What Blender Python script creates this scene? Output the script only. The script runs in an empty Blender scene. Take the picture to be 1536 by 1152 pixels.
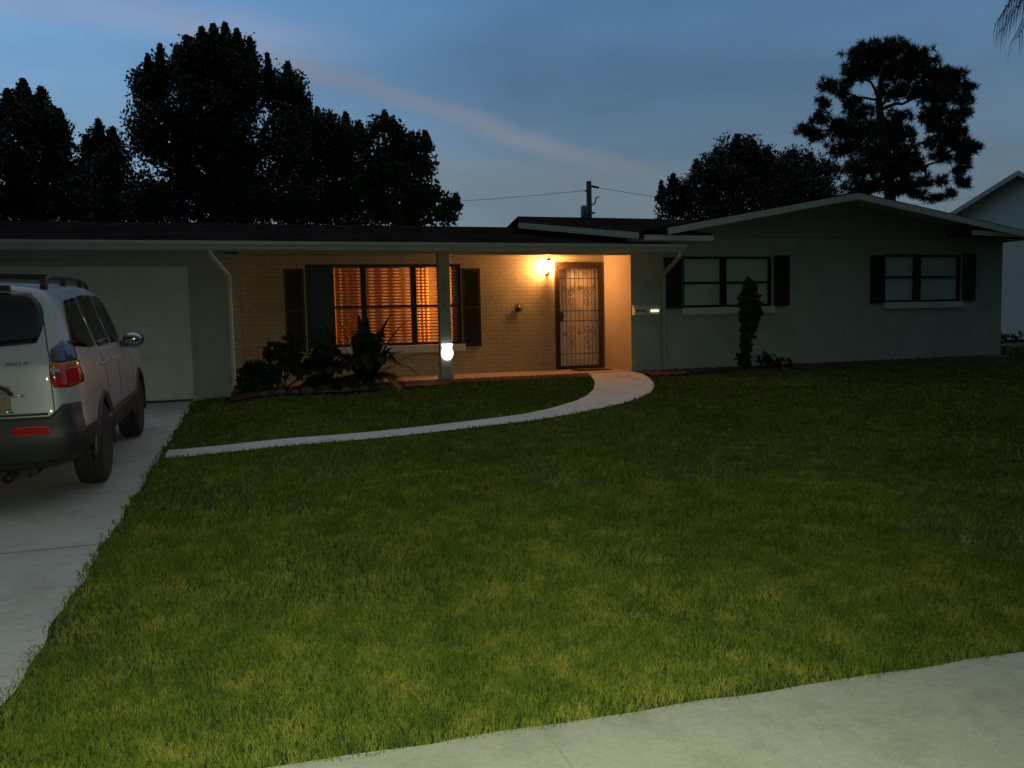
import bpy, bmesh, math, random
import numpy as np
from mathutils import Vector, Matrix
random.seed(7); RNG = np.random.default_rng(11)
S = bpy.context.scene
COL = S.collection
R = math.radians

# ------------------------------------------------------------------ camera
F_PX, YAW, HZ, SL, CAMH = 1240.0, 18.0, 481.0, -0.023, 1.5
roll = math.atan(-SL); pitch = math.atan((576 - HZ) * math.cos(roll) / F_PX); ya = R(YAW)
FW = Vector((math.sin(ya)*math.cos(pitch), math.cos(ya)*math.cos(pitch), -math.sin(pitch)))
R0 = Vector((math.cos(ya), -math.sin(ya), 0)); U0 = R0.cross(FW)
CR = math.cos(roll)*R0 - math.sin(roll)*U0
CU = math.sin(roll)*R0 + math.cos(roll)*U0
CC = Vector((0, 0, CAMH))
cam = bpy.data.cameras.new("camera"); co = bpy.data.objects.new("camera", cam); COL.objects.link(co)
m = Matrix((CR, CU, -FW)).transposed().to_4x4(); m.translation = CC
co.matrix_world = m
cam.sensor_width = 36; cam.lens = 36 * F_PX / 1536; cam.clip_end = 2000; cam.clip_start = .05
S.camera = co

def at(x, y, Y):
    """a point seen at photo pixel (x, y) and standing at depth Y"""
    d = FW + CR*((x-768)/F_PX) - CU*((y-576)/F_PX)
    return CC + d*(Y/d.y)

# ------------------------------------------------------------------ ground shape
def zg(X, Y):
    X = np.asarray(X, float); Y = np.asarray(Y, float)
    s = np.clip((X+1.0)/1.6, 0, 1); s = s*s*(3-2*s); e = .33 + .13*s
    return e*np.clip((Y-2.8)/11.2, 0, 1)
def gz(x, y): return float(zg(x, y))

# ------------------------------------------------------------------ materials
def mat(name, base=(.5,.5,.5), rough=.7, metal=0., spec=.5, coat=0.):
    m = bpy.data.materials.new(name); m.use_nodes = True
    b = m.node_tree.nodes['Principled BSDF']
    b.inputs['Base Color'].default_value = (*base, 1); b.inputs['Roughness'].default_value = rough
    b.inputs['Metallic'].default_value = metal; b.inputs['Specular IOR Level'].default_value = spec
    b.inputs['Coat Weight'].default_value = coat
    return m
def N(m, t, **k):
    n = m.node_tree.nodes.new(t)
    for a, v in k.items(): setattr(n, a, v)
    return n
def L(m, a, b): m.node_tree.links.new(a, b)
def bs(m): return m.node_tree.nodes['Principled BSDF']
def pos(m): return N(m, 'ShaderNodeNewGeometry').outputs['Position']
def noise(m, vec, scale, detail=6, rough=.6, stretch=None):
    if stretch:
        mp = N(m, 'ShaderNodeMapping'); mp.inputs['Scale'].default_value = stretch; L(m, vec, mp.inputs[0]); vec = mp.outputs[0]
    n = N(m, 'ShaderNodeTexNoise'); n.inputs['Scale'].default_value = scale
    n.inputs['Detail'].default_value = detail; n.inputs['Roughness'].default_value = rough
    L(m, vec, n.inputs['Vector']); return n.outputs['Fac']
def ramp(m, fac, stops):
    r = N(m, 'ShaderNodeValToRGB'); e = r.color_ramp.elements
    while len(e) < len(stops): e.new(.5)
    for q, (p, c) in zip(e, stops): q.position = p; q.color = (*c, 1)
    L(m, fac, r.inputs[0]); return r.outputs[0]
def mix(m, fac, a, b, mode='MIX'):
    n = N(m, 'ShaderNodeMix', data_type='RGBA', blend_type=mode)
    for s, v in ((0, fac), (6, a), (7, b)):
        if isinstance(v, (int, float)): n.inputs[s].default_value = v
        elif isinstance(v, tuple): n.inputs[s].default_value = (*v, 1)
        else: L(m, v, n.inputs[s])
    return n.outputs[2]
def bump(m, h, strength=.3, dist=.01):
    b = N(m, 'ShaderNodeBump'); b.inputs['Strength'].default_value = strength; b.inputs['Distance'].default_value = dist
    L(m, h, b.inputs['Height']); L(m, b.outputs[0], bs(m).inputs['Normal'])
def noisy(name, c1, c2, scale, rough=.8, bstr=.3, bd=.005, bscale=None, **k):
    m = mat(name, c1, rough, **k); p = pos(m)
    f = noise(m, p, scale)
    L(m, ramp(m, f, [(.32, c1), (.68, c2)]), bs(m).inputs['Base Color'])
    if bstr: bump(m, noise(m, p, bscale or scale*6), bstr, bd)
    return m
def brick_mat(name, c1, c2, mortar, bw, bh, mort, strength=.6, side=False):
    m = mat(name, c1, .75); p = pos(m)
    sx = N(m, 'ShaderNodeSeparateXYZ'); L(m, p, sx.inputs[0])
    ad = N(m, 'ShaderNodeMath', operation='ADD'); L(m, sx.outputs[0], ad.inputs[0]); L(m, sx.outputs[1], ad.inputs[1])
    cx = N(m, 'ShaderNodeCombineXYZ'); L(m, ad.outputs[0], cx.inputs[0]); L(m, sx.outputs[2], cx.inputs[1])
    b = N(m, 'ShaderNodeTexBrick'); b.inputs['Scale'].default_value = 1
    b.inputs['Brick Width'].default_value = bw; b.inputs['Row Height'].default_value = bh
    b.inputs['Mortar Size'].default_value = mort; b.inputs['Mortar Smooth'].default_value = .3
    b.inputs['Color1'].default_value = (*c1, 1); b.inputs['Color2'].default_value = (*c2, 1); b.inputs['Mortar'].default_value = (*mortar, 1)
    L(m, cx.outputs[0], b.inputs['Vector'])
    n = noise(m, p, 2.2); col = mix(m, .35, b.outputs['Color'], ramp(m, n, [(.3, (.45,.45,.45)), (.7, (1,1,1))]), 'MULTIPLY'); st_ = noise(m, p, 1.5, 6, .7, (3, 3, 1.4)); col = mix(m, .25, col, ramp(m, st_, [(.30, (.72,.70,.66)), (.60, (1,1,1))]), 'MULTIPLY')
    L(m, col, bs(m).inputs['Base Color'])
    inv = N(m, 'ShaderNodeMath', operation='SUBTRACT'); inv.inputs[0].default_value = 1; L(m, b.outputs['Fac'], inv.inputs[1])
    bn = noise(m, p, 60); a2 = N(m, 'ShaderNodeMath', operation='MULTIPLY_ADD'); L(m, bn, a2.inputs[0]); a2.inputs[1].default_value = .3; L(m, inv.outputs[0], a2.inputs[2])
    bump(m, a2.outputs[0], strength, .008)
    return m
def emis(name, c, s):
    m = mat(name, c, .5); bs(m).inputs['Emission Color'].default_value = (*c, 1); bs(m).inputs['Emission Strength'].default_value = s
    return m

M = {}
M['brick'] = brick_mat('painted_brick', (.45,.385,.27), (.42,.36,.255), (.33,.28,.195), .21, .076, .009, .45)
M['block'] = brick_mat('painted_block', (.38,.44,.42), (.37,.425,.405), (.335,.385,.365), .40, .20, .007, .3)
M['cream'] = noisy('cream_stucco', (.42,.33,.25), (.38,.30,.23), 2.5, .85, .3, .004, 70)
M['stucco'] = noisy('painted_stucco', (.27,.295,.265), (.32,.345,.31), 3, .85, .4, .004, 90)
M['siding'] = brick_mat('gable_siding', (.32,.35,.31), (.31,.34,.30), (.27,.295,.26), 4.0, .20, .005, .3)
M['garage'] = brick_mat('garage_panel', (.60,.63,.56), (.60,.63,.56), (.54,.57,.505), 30, .52, .008, .5)
M['trim'] = noisy('white_trim', (.62,.64,.62), (.52,.54,.52), 4, .55, .1, .002, 40)
M['number'] = mat('number_paint', (.12,.13,.12), .6)
M['postpaint'] = noisy('post_paint', (.32,.335,.29), (.27,.285,.25), 5, .6, .15, .002, 50)
M['gutter'] = noisy('gutter_metal', (.46,.50,.49), (.36,.40,.39), 3, .45, .08, .002, 20)
M['dark'] = noisy('shutter_paint', (.006,.0065,.006), (.010,.010,.0095), 8, .6, .1, .002, 60)
M['sash'] = mat('sash_metal', (.010,.010,.010), .5, spec=.3)
M['iron'] = mat('wrought_iron', (.045,.028,.02), .5, .2)
M['door'] = noisy('door_paint', (.78,.68,.58), (.72,.62,.53), 3, .5, .1, .002, 30)
M['concrete'] = None
def concrete(name, c1, c2, ):
    m = mat(name, c1, .9); p = pos(m)
    a = noise(m, p, .9, 8, .65); b = noise(m, p, 35, 6, .7); c = noise(m, p, 260, 3, .6)
    col = ramp(m, a, [(.3, c2), (.7, c1)]); e = noise(m, p, 3.1, 9, .75); col = mix(m, .5, col, ramp(m, e, [(.34, (.55,.54,.50)), (.52, (1,1,1))]), 'MULTIPLY')
    col = mix(m, .35, col, ramp(m, b, [(.3, (.62,.62,.60)), (.62, (1,1,1))]), 'MULTIPLY')
    col = mix(m, .55, col, ramp(m, c, [(.3, (.55,.55,.55)), (.6, (1,1,1))]), 'MULTIPLY')
    L(m, col, bs(m).inputs['Base Color']); bump(m, b, .35, .004)
    return m
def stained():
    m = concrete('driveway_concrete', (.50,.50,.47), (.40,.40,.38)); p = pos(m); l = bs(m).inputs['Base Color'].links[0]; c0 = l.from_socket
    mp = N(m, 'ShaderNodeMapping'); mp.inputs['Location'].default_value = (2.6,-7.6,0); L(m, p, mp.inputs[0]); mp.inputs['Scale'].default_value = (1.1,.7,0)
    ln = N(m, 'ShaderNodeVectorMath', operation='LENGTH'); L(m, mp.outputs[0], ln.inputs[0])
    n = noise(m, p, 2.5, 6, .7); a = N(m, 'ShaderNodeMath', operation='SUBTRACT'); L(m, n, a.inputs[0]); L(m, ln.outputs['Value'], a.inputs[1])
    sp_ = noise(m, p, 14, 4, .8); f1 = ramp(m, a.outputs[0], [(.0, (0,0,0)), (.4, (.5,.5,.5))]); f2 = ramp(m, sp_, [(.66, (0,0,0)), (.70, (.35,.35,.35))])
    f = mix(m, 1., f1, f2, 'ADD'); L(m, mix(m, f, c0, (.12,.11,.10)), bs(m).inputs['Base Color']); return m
M['drive'] = None
M['concrete'] = concrete('concrete', (.50,.50,.47), (.40,.40,.38))
M['sidewalk'] = concrete('sidewalk_concrete', (.40,.42,.335), (.33,.35,.28))
M['drive'] = stained()
M['walk'] = concrete('walk_concrete', (.66,.66,.64), (.56,.56,.55))
M['porch'] = concrete('porch_concrete', (.60,.45,.38), (.52,.40,.34))
M['joint'] = mat('joint_dirt', (.26,.27,.22), .95)
M['asphalt'] = noisy('asphalt', (.05,.05,.05), (.07,.07,.07), 6, .9, .5, .004, 120)
M['mulch'] = noisy('red_mulch', (.045,.014,.010), (.09,.028,.018), 30, .95, 1., .03, 45)
def soil():
    m = mat('lawn_soil', (.03,.04,.015), .95); p = pos(m)
    a = noise(m, p, .7, 5); b = noise(m, p, 22, 6, .7); c = noise(m, p, 3.0, 5, .6)
    col = ramp(m, a, [(.35, (.018,.034,.008)), (.65, (.036,.055,.012))])
    col = mix(m, .5, col, ramp(m, b, [(.3, (.3,.3,.3)), (.7, (1,1,1))]), 'MULTIPLY')
    col = mix(m, ramp(m, c, [(.6, (0,0,0)), (.75, (.5,.5,.5))]), col, (.07,.055,.02))
    L(m, col, bs(m).inputs['Base Color']); bump(m, b, 1., .03)
    return m
M['soil'] = soil()
def grassm():
    m = mat('grass_blade', (.06,.1,.02), .6, spec=.2); p = pos(m)
    a = noise(m, p, .8, 4); b = noise(m, p, 4.5, 8, .8); c = noise(m, p, 60, 2)
    col = ramp(m, b, [(.28, (.026,.062,.009)), (.5, (.082,.126,.016)), (.70, (.235,.215,.045))])
    col = mix(m, .6, col, ramp(m, a, [(.38, (.50,.60,.5)), (.60, (1,1,1))]), 'MULTIPLY')
    col = mix(m, ramp(m, c, [(.60, (0,0,0)), (.72, (.8,.8,.8))]), col, (.15,.105,.045))
    L(m, col, bs(m).inputs['Base Color'])
    bs(m).inputs['Specular IOR Level'].default_value = .05
    return m
M['grass'] = grassm()
def roofm():
    m = mat('shingles', (.03,.026,.024), 1., spec=.0); p = pos(m)
    a = noise(m, p, 1.2, 6); b = noise(m, p, 26, 5, .7, (1, 3, 3))
    col = ramp(m, a, [(.3, (.022,.017,.017)), (.7, (.046,.034,.032))])
    col = mix(m, .6, col, ramp(m, b, [(.3, (.45,.45,.45)), (.7, (1,1,1))]), 'MULTIPLY')
    bk = N(m, 'ShaderNodeTexBrick'); bk.inputs['Scale'].default_value = 1; bk.inputs['Brick Width'].default_value = .30; bk.inputs['Row Height'].default_value = .14; bk.inputs['Mortar Size'].default_value = .008
    bk.inputs['Color1'].default_value = (1,1,1,1); bk.inputs['Color2'].default_value = (.6,.6,.6,1); bk.inputs['Mortar'].default_value = (.3,.3,.3,1); L(m, p, bk.inputs['Vector'])
    col = mix(m, .8, col, bk.outputs['Color'], 'MULTIPLY')
    L(m, col, bs(m).inputs['Base Color']); bump(m, b, .8, .012); return m
M['roof'] = roofm()
def leafm(name, c1, c2, s=3.0, rough=.65):
    m = mat(name, c1, rough, spec=.25); p = pos(m)
    L(m, ramp(m, noise(m, p, s, 5), [(.33, c1), (.67, c2)]), bs(m).inputs['Base Color']); return m
M['leaf'] = leafm('tree_leaf', (.022,.036,.020), (.042,.065,.032))
M['pine'] = leafm('pine_needle', (.022,.042,.022), (.045,.075,.036), 2)
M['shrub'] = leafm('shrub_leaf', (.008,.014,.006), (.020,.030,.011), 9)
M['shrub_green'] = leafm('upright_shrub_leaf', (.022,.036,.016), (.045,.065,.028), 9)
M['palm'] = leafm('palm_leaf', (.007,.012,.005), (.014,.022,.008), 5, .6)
M['bark'] = noisy('bark', (.035,.028,.022), (.07,.058,.045), 9, .95, 1., .02, 30)
M['rock'] = noisy('border_rock', (.04,.038,.034), (.09,.085,.08), 12, .9, .8, .02, 30)
M['flower'] = noisy('pale_flower', (.5,.45,.44), (.36,.30,.31), 30, .8, 0)
def glassm(name, tint, rough=.02, alpha_t=.8):
    m = bpy.data.materials.new(name); m.use_nodes = True; nt = m.node_tree; nt.nodes.clear()
    o = nt.nodes.new('ShaderNodeOutputMaterial'); t = nt.nodes.new('ShaderNodeBsdfTransparent'); g = nt.nodes.new('ShaderNodeBsdfGlossy')
    g.inputs['Roughness'].default_value = rough; t.inputs[0].default_value = (*tint, 1)
    lw = nt.nodes.new('ShaderNodeLayerWeight'); lw.inputs[0].default_value = .5
    pw_ = nt.nodes.new('ShaderNodeMath'); pw_.operation = 'POWER'; nt.links.new(lw.outputs['Facing'], pw_.inputs[0]); pw_.inputs[1].default_value = 5
    ma = nt.nodes.new('ShaderNodeMath'); ma.operation = 'MULTIPLY_ADD'; nt.links.new(pw_.outputs[0], ma.inputs[0]); ma.inputs[1].default_value = .9; ma.inputs[2].default_value = .06
    mx = nt.nodes.new('ShaderNodeMixShader'); nt.links.new(ma.outputs[0], mx.inputs[0])
    nt.links.new(t.outputs[0], mx.inputs[1]); nt.links.new(g.outputs[0], mx.inputs[2]); nt.links.new(mx.outputs[0], o.inputs[0])
    return m
M['glass'] = glassm('window_glass', (.92,.94,.93))
M['carglass'] = mat('tinted_car_glass', (.008,.010,.012), .06, spec=.6)
M['blind'] = noisy('white_blind', (.80,.86,.92), (.72,.78,.84), 2, .6, 0)
def cloth(name, c, tr=.5):
    m = bpy.data.materials.new(name); m.use_nodes = True; nt = m.node_tree; nt.nodes.clear()
    o = nt.nodes.new('ShaderNodeOutputMaterial'); t = nt.nodes.new('ShaderNodeBsdfTranslucent'); g = nt.nodes.new('ShaderNodeBsdfDiffuse')
    t.inputs[0].default_value = (*c, 1); g.inputs[0].default_value = (*c, 1)
    mx = nt.nodes.new('ShaderNodeMixShader'); mx.inputs[0].default_value = tr
    nt.links.new(g.outputs[0], mx.inputs[1]); nt.links.new(t.outputs[0], mx.inputs[2]); nt.links.new(mx.outputs[0], o.inputs[0])
    return m
M['curtain'] = cloth('gold_curtain', (.85,.52,.16), .65)
M['sheer'] = cloth('sheer_curtain', (.62,.36,.20), .5)
M['slat'] = cloth('blind_slat', (.60,.38,.20), .30)
M['drape'] = mat('dark_drape', (.06,.058,.05), .9)
M['room'] = mat('room_wall', (.55,.33,.16), .9)
M['rug'] = mat('room_floor', (.16,.09,.05), .9)
M['plastic'] = mat('white_plastic', (.62,.62,.60), .4)
M['black'] = mat('black_plastic', (.012,.012,.013), .55)
M['rubber'] = noisy('tyre_rubber', (.012,.012,.012), (.02,.02,.02), 20, .85, .4, .003, 60)
M['alloy'] = mat('alloy', (.42,.42,.42), .35, .7)
M['chrome'] = mat('chrome', (.55,.56,.58), .15, 1.)
def carpaint():
    m = mat('silver_paint', (.38,.42,.46), .5, .35, coat=.5); p = pos(m)
    bs(m).inputs['Coat Roughness'].default_value = .06
    L(m, ramp(m, noise(m, p, 900, 2), [(.3, (.33,.37,.41)), (.7, (.43,.47,.51))]), bs(m).inputs['Base Color']); return m
M['paint'] = carpaint()
M['clad'] = noisy('grey_cladding', (.014,.016,.019), (.022,.024,.027), 8, .5, .1, .001, 200)
M['redlens'] = mat('red_lens', (.42,.012,.012), .12, coat=.8)
M['amber'] = mat('amber_lens', (.50,.12,.01), .15, coat=.8)
M['smoke'] = mat('smoked_lens', (.05,.055,.06), .08, coat=1.)
M['recess'] = mat('recess_plastic', (.26,.20,.15), .4)
M['plate'] = mat('licence_plate', (.50,.38,.27), .5)
M['platered'] = mat('plate_print', (.30,.07,.05), .5)
M['sticker'] = emis('flash_return_sticker', (.95,1.,.62), .95)  # no lamp: emission paints the flash thrown back by the reflective sticker
M['signface'] = emis('flash_return_sign_face', (1.,1.,.94), 1.6)  # reflective sign, unlit itself; its return of the flash is put in as emission
M['signline'] = emis('flash_return_sign_line', (.85,.85,.75), .75)  # line on the same reflector, dimmer flash return painted by emission
M['bulb'] = emis('lit_lamp_glass', (1.,.42,.115), 560.)
M['mat_rubber'] = mat('doormat', (.05,.014,.012), .95)
M['neigh'] = noisy('neighbour_wall', (.68,.74,.78), (.74,.80,.84), 2, .85, .2, .003, 60)
M['wood'] = noisy('pole_wood', (.055,.045,.04), (.09,.075,.06), 6, .95, .5, .01, 30)
M['tin'] = mat('grey_metal', (.20,.21,.22), .5, .5)

# ------------------------------------------------------------------ mesh helpers
class MB:
    def __init__(s): s.v = []; s.f = []; s.mi = []; s.cur = 0; s.smooth = []
    def add(s, vs, fs, smooth=False):
        o = len(s.v); s.v += [tuple(p) for p in vs]
        for f in fs: s.f.append(tuple(i+o for i in f)); s.mi.append(s.cur); s.smooth.append(smooth)
        return s
    def box(s, x0, x1, y0, y1, z0, z1):
        if x0 > x1: x0, x1 = x1, x0
        if y0 > y1: y0, y1 = y1, y0
        if z0 > z1: z0, z1 = z1, z0
        vs = [(x0,y0,z0),(x1,y0,z0),(x1,y1,z0),(x0,y1,z0),(x0,y0,z1),(x1,y0,z1),(x1,y1,z1),(x0,y1,z1)]
        return s.add(vs, [(0,3,2,1),(4,5,6,7),(0,1,5,4),(1,2,6,5),(2,3,7,6),(3,0,4,7)])
    def prism(s, poly, y0, y1):      # poly in (x,z), extruded along y
        n = len(poly); vs = [(x,y0,z) for x,z in poly] + [(x,y1,z) for x,z in poly]
        fs = [tuple(range(n)), tuple(reversed(range(n,2*n)))] + [(i+n,(i+1)%n+n,(i+1)%n,i) for i in range(n)]
        return s.add(vs, fs)
    def prism_x(s, poly, x0, x1):    # poly in (y,z), extruded along x
        n = len(poly); vs = [(x0,y,z) for y,z in poly] + [(x1,y,z) for y,z in poly]
        fs = [tuple(reversed(range(n))), tuple(range(n,2*n))] + [(i,(i+1)%n,(i+1)%n+n,i+n) for i in range(n)]
        return s.add(vs, fs)
    def slab(s, poly3, t):           # roof slab: top polygon 3d, thickness downward
        n = len(poly3); vs = list(poly3) + [(x,y,z-t) for x,y,z in poly3]
        fs = [tuple(range(n)), tuple(reversed(range(n,2*n)))] + [(i+n,(i+1)%n+n,(i+1)%n,i) for i in range(n)]
        return s.add(vs, fs)
    def tube(s, pts, rad, n=8, cap=True):
        pts = [Vector(p) for p in pts]; k = len(pts)
        rr = rad if isinstance(rad, (list, tuple)) else [rad]*k
        vs = []; fs = []; a = None
        for i, p in enumerate(pts):
            d = (pts[min(i+1,k-1)]-pts[max(i-1,0)]).normalized()
            if a is None: a = d.orthogonal().normalized()
            else: a = (a - d*a.dot(d)).normalized()
            b = d.cross(a)
            for j in range(n):
                t = 2*math.pi*j/n; vs.append(p + (a*math.cos(t)+b*math.sin(t))*rr[i])
        for i in range(k-1):
            for j in range(n): fs.append((i*n+j, i*n+(j+1)%n, (i+1)*n+(j+1)%n, (i+1)*n+j))
        if cap: fs += [tuple(reversed(range(n))), tuple(range((k-1)*n, k*n))]
        return s.add(vs, fs, True)
    def lathe(s, prof, n=24, axis='z', c=(0,0,0)):   # prof (r, h)
        vs = []; k = len(prof)
        for r_, h in prof:
            for j in range(n):
                t = 2*math.pi*j/n; a, b = r_*math.cos(t), r_*math.sin(t)
                p = (a,b,h) if axis == 'z' else ((h,a,b) if axis == 'x' else (b,h,a))
                vs.append((p[0]+c[0], p[1]+c[1], p[2]+c[2]))
        fs = [(i*n+j, i*n+(j+1)%n, (i+1)*n+(j+1)%n, (i+1)*n+j) for i in range(k-1) for j in range(n)]
        if prof[0][0] > 1e-4: fs.append(tuple(reversed(range(n))))
        if prof[-1][0] > 1e-4: fs.append(tuple(range((k-1)*n, k*n)))
        return s.add(vs, fs, True)
    def grid(s, fn, nu, nv, smooth=True):
        vs = [fn(i/nu, j/nv) for i in range(nu+1) for j in range(nv+1)]
        w = nv+1
        return s.add(vs, [(i*w+j, (i+1)*w+j, (i+1)*w+j+1, i*w+j+1) for i in range(nu) for j in range(nv)], smooth)
    def build(s, name, mats, parent=None, bevel=0):
        me = bpy.data.meshes.new(name); me.from_pydata(s.v, [], s.f); 
        mats = mats if isinstance(mats, (list, tuple)) else [mats]
        for x in mats: me.materials.append(x)
        me.polygons.foreach_set('material_index', s.mi); me.polygons.foreach_set('use_smooth', s.smooth)
        bm = bmesh.new(); bm.from_mesh(me); bmesh.ops.recalc_face_normals(bm, faces=bm.faces); bm.to_mesh(me); bm.free()
        me.update()
        o = bpy.data.objects.new(name, me); COL.objects.link(o)
        if parent is not None: o.parent = parent; 
        if bevel:
            md = o.modifiers.new('bevel', 'BEVEL'); md.width = bevel; md.segments = 2; md.limit_method = 'ANGLE'
        return o
def fastmesh(name, verts, nper, m, parent=None, tri_layout=None):
    """verts (n, nper, 3): one polygon per row"""
    n = len(verts); me = bpy.data.meshes.new(name)
    me.vertices.add(n*nper); me.vertices.foreach_set('co', np.ascontiguousarray(verts, dtype=np.float32).ravel())
    me.loops.add(n*nper); me.loops.foreach_set('vertex_index', np.arange(n*nper, dtype=np.int32))
    me.polygons.add(n); me.polygons.foreach_set('loop_start', np.arange(n, dtype=np.int32)*nper)
    me.polygons.foreach_set('loop_total', np.full(n, nper, dtype=np.int32))
    me.update(calc_edges=True); me.materials.append(m)
    o = bpy.data.objects.new(name, me); COL.objects.link(o)
    if parent is not None: o.parent = parent
    return o
def tag(o, label=None, cat=None, group=None, kind=None):
    if label: o['label'] = label
    if cat: o['category'] = cat
    if group: o['group'] = group
    if kind: o['kind'] = kind
    return o
def empty(name, loc=(0,0,0)):
    o = bpy.data.objects.new(name, None); COL.objects.link(o); o.location = loc; o.empty_display_size = .2
    return o
def part(mb, name, mats, parent, bevel=0):
    """geometry given in world coordinates, parented to an empty / object that stands elsewhere"""
    o = mb.build(name, mats, parent, bevel)
    root = parent; off = Vector((0,0,0))
    while root is not None: off += Vector(root.location); root = root.parent
    o.data.transform(Matrix.Translation(-off))
    return o

# ------------------------------------------------------------------ walk outline
UP = [(-.80,9.41),(.20,9.27),(1.29,9.33),(2.55,9.66),(3.53,10.05),(4.56,10.95),(5.2,11.9),(5.66,12.9),(5.92,13.66),(6.0,13.98)]
LO = [(-.80,8.92),(.19,8.82),(1.22,8.88),(2.42,9.16),(3.62,9.55),(4.93,10.33),(5.85,11.24),(6.42,12.2),(6.84,13.3),(6.90,13.98)]
def smooth_line(P, k=6):
    out = []; P = [P[0]]+P+[P[-1]]
    for i in range(1, len(P)-2):
        for t in range(k):
            t /= k; p0,p1,p2,p3 = [np.array(q) for q in P[i-1:i+3]]
            out.append(tuple(.5*((2*p1)+(-p0+p2)*t+(2*p0-5*p1+4*p2-p3)*t*t+(-p0+3*p1-3*p2+p3)*t**3)))
    out.append(P[-1]); return out
UPs, LOs = smooth_line(UP), smooth_line(LO)
WALK = np.array(UPs + LOs[::-1])
def inpoly(px_, py_, poly):
    r_ = np.zeros(len(px_), bool); n = len(poly); j = n-1
    for i in range(n):
        xi, yi = poly[i]; xj, yj = poly[j]
        c = ((yi > py_) != (yj > py_)) & (px_ < (xj-xi)*(py_-yi)/(yj-yi+1e-12)+xi)
        r_ ^= c; j = i
    return r_

# ------------------------------------------------------------------ ground
def axis_vals(a, b, inner0, inner1, step):
    far = [a, -150, -80, -40, -20]; v = [x for x in far if x < inner0]
    v += list(np.arange(inner0, inner1+1e-6, step)); v += [x for x in (30, 45, 80, 150, b) if x > inner1]
    return v
xs = axis_vals(-400, 400, -10, 26, .5); ys = axis_vals(-400, 500, -6, 26, .4)
mb = MB(); W_ = len(ys)
mb.add([(x, y, gz(x,y)-.004) for x in xs for y in ys], [(i*W_+j, (i+1)*W_+j, (i+1)*W_+j+1, i*W_+j+1) for i in range(len(xs)-1) for j in range(W_-1)], True)
tag(mb.build('ground', M['soil']), kind='structure')
def sheet(name, x0, x1, y0, y1, m_, dz, nx=20, ny=40):
    b = MB(); b.grid(lambda u, v: (x0+(x1-x0)*u, y0+(y1-y0)*v, gz(x0+(x1-x0)*u, y0+(y1-y0)*v)+dz), nx, ny); return tag(b.build(name, m_), kind='structure')
# driveway, edge a little uneven
b = MB()
def dfn(u, v):
    Y = -.0 + 14.0*v; xr = -.97 + .19*min(1, max(0, (Y-3)/10)) + .012*math.sin(Y*5.1)+.01*math.sin(Y*13.7)
    X = -5.9 + (xr+5.9)*u; return (X, Y, gz(X, Y)+.012)
b.grid(dfn, 14, 120); tag(b.build('driveway', M['drive']), kind='structure')
b = MB(); b.box(-400, 400, -9, -1.2, -.15, -.10); tag(b.build('road', M['asphalt']), kind='structure')
b = MB(); b.box(-400, 400, -1.2, -1.0, -.12, .02); tag(b.build('kerb', M['concrete']), kind='structure')
def swf(u, v):
    X = -.94 + 41*u; y1 = 2.82 - .055*max(0, X)*(1 if X < 8 else 8/X) + .006*math.sin(X*9)+.004*math.sin(X*31); return (X, 1.2+(y1-1.2)*v, gz(X, 2)+.013)
b = MB(); b.grid(swf, 300, 1); tag(b.build('sidewalk', M['sidewalk']), kind='structure')
b = MB()
for X in (.98, 2.9, 4.8, 6.7): b.box(X-.003, X+.003, 1.2, 2.82-.055*X-.01, .0125, .0145)
tag(b.build('sidewalk_joints', M['joint']), kind='structure')
b = MB()
for Y in (3.1, 5.9, 8.9, 11.6):
    b.grid(lambda u, v: (-5.88+4.92*u, Y-.006+.012*v+.004*math.sin(u*40), gz(-5.88+4.92*u, Y)+.0145), 30, 1)
tag(b.build('driveway_joints', M['joint']), kind='structure')
b = MB(); n = len(UPs)
vs = []
for (a, c) in zip(UPs, LOs):
    for k in range(5):
        t = k/4; x = a[0]+(c[0]-a[0])*t; y = a[1]+(c[1]-a[1])*t
        w = .008*math.sin(x*11+y*17) if k in (0, 4) else 0
        vs.append((x, y+w, gz(x, y)+.016+.03*min(1, max(0, (y-11)/3))))
b.add(vs, [(i*5+k, (i+1)*5+k, (i+1)*5+k+1, i*5+k+1) for i in range(n-1) for k in range(4)], True)
tag(b.build('path', M['walk']), kind='structure')
# planting beds
b = MB()
def bed(x0, x1, f0, y1, nx):
    b.grid(lambda u, v: ((x0+(x1-x0)*u), (f0(x0+(x1-x0)*u))*(1-v)+y1*v, gz(x0+(x1-x0)*u, 14)+.012+.04*math.sin(math.pi*min(v,.6))+.012*math.sin(37*u*(x1-x0)+v*9)), nx, 6)
bed(-.2, 3.2, lambda x: 13.25-.35*min(1, max(0, (2.6-x)))+.05*math.sin(x*3), 14.02, 40)
bed(3.2, 5.95, lambda x: 13.64+.04*math.sin(x*4), 14.02, 40)
bed(6.9, 15.7, lambda x: 13.15+.38*min(1, max(0, (x-7.2)/1.5))-.25*math.exp(-((x-9.7)/.8)**2)+.05*math.sin(x*3), 14.02, 90)
tag(b.build('mulch_beds', M['mulch']), kind='structure')

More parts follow.
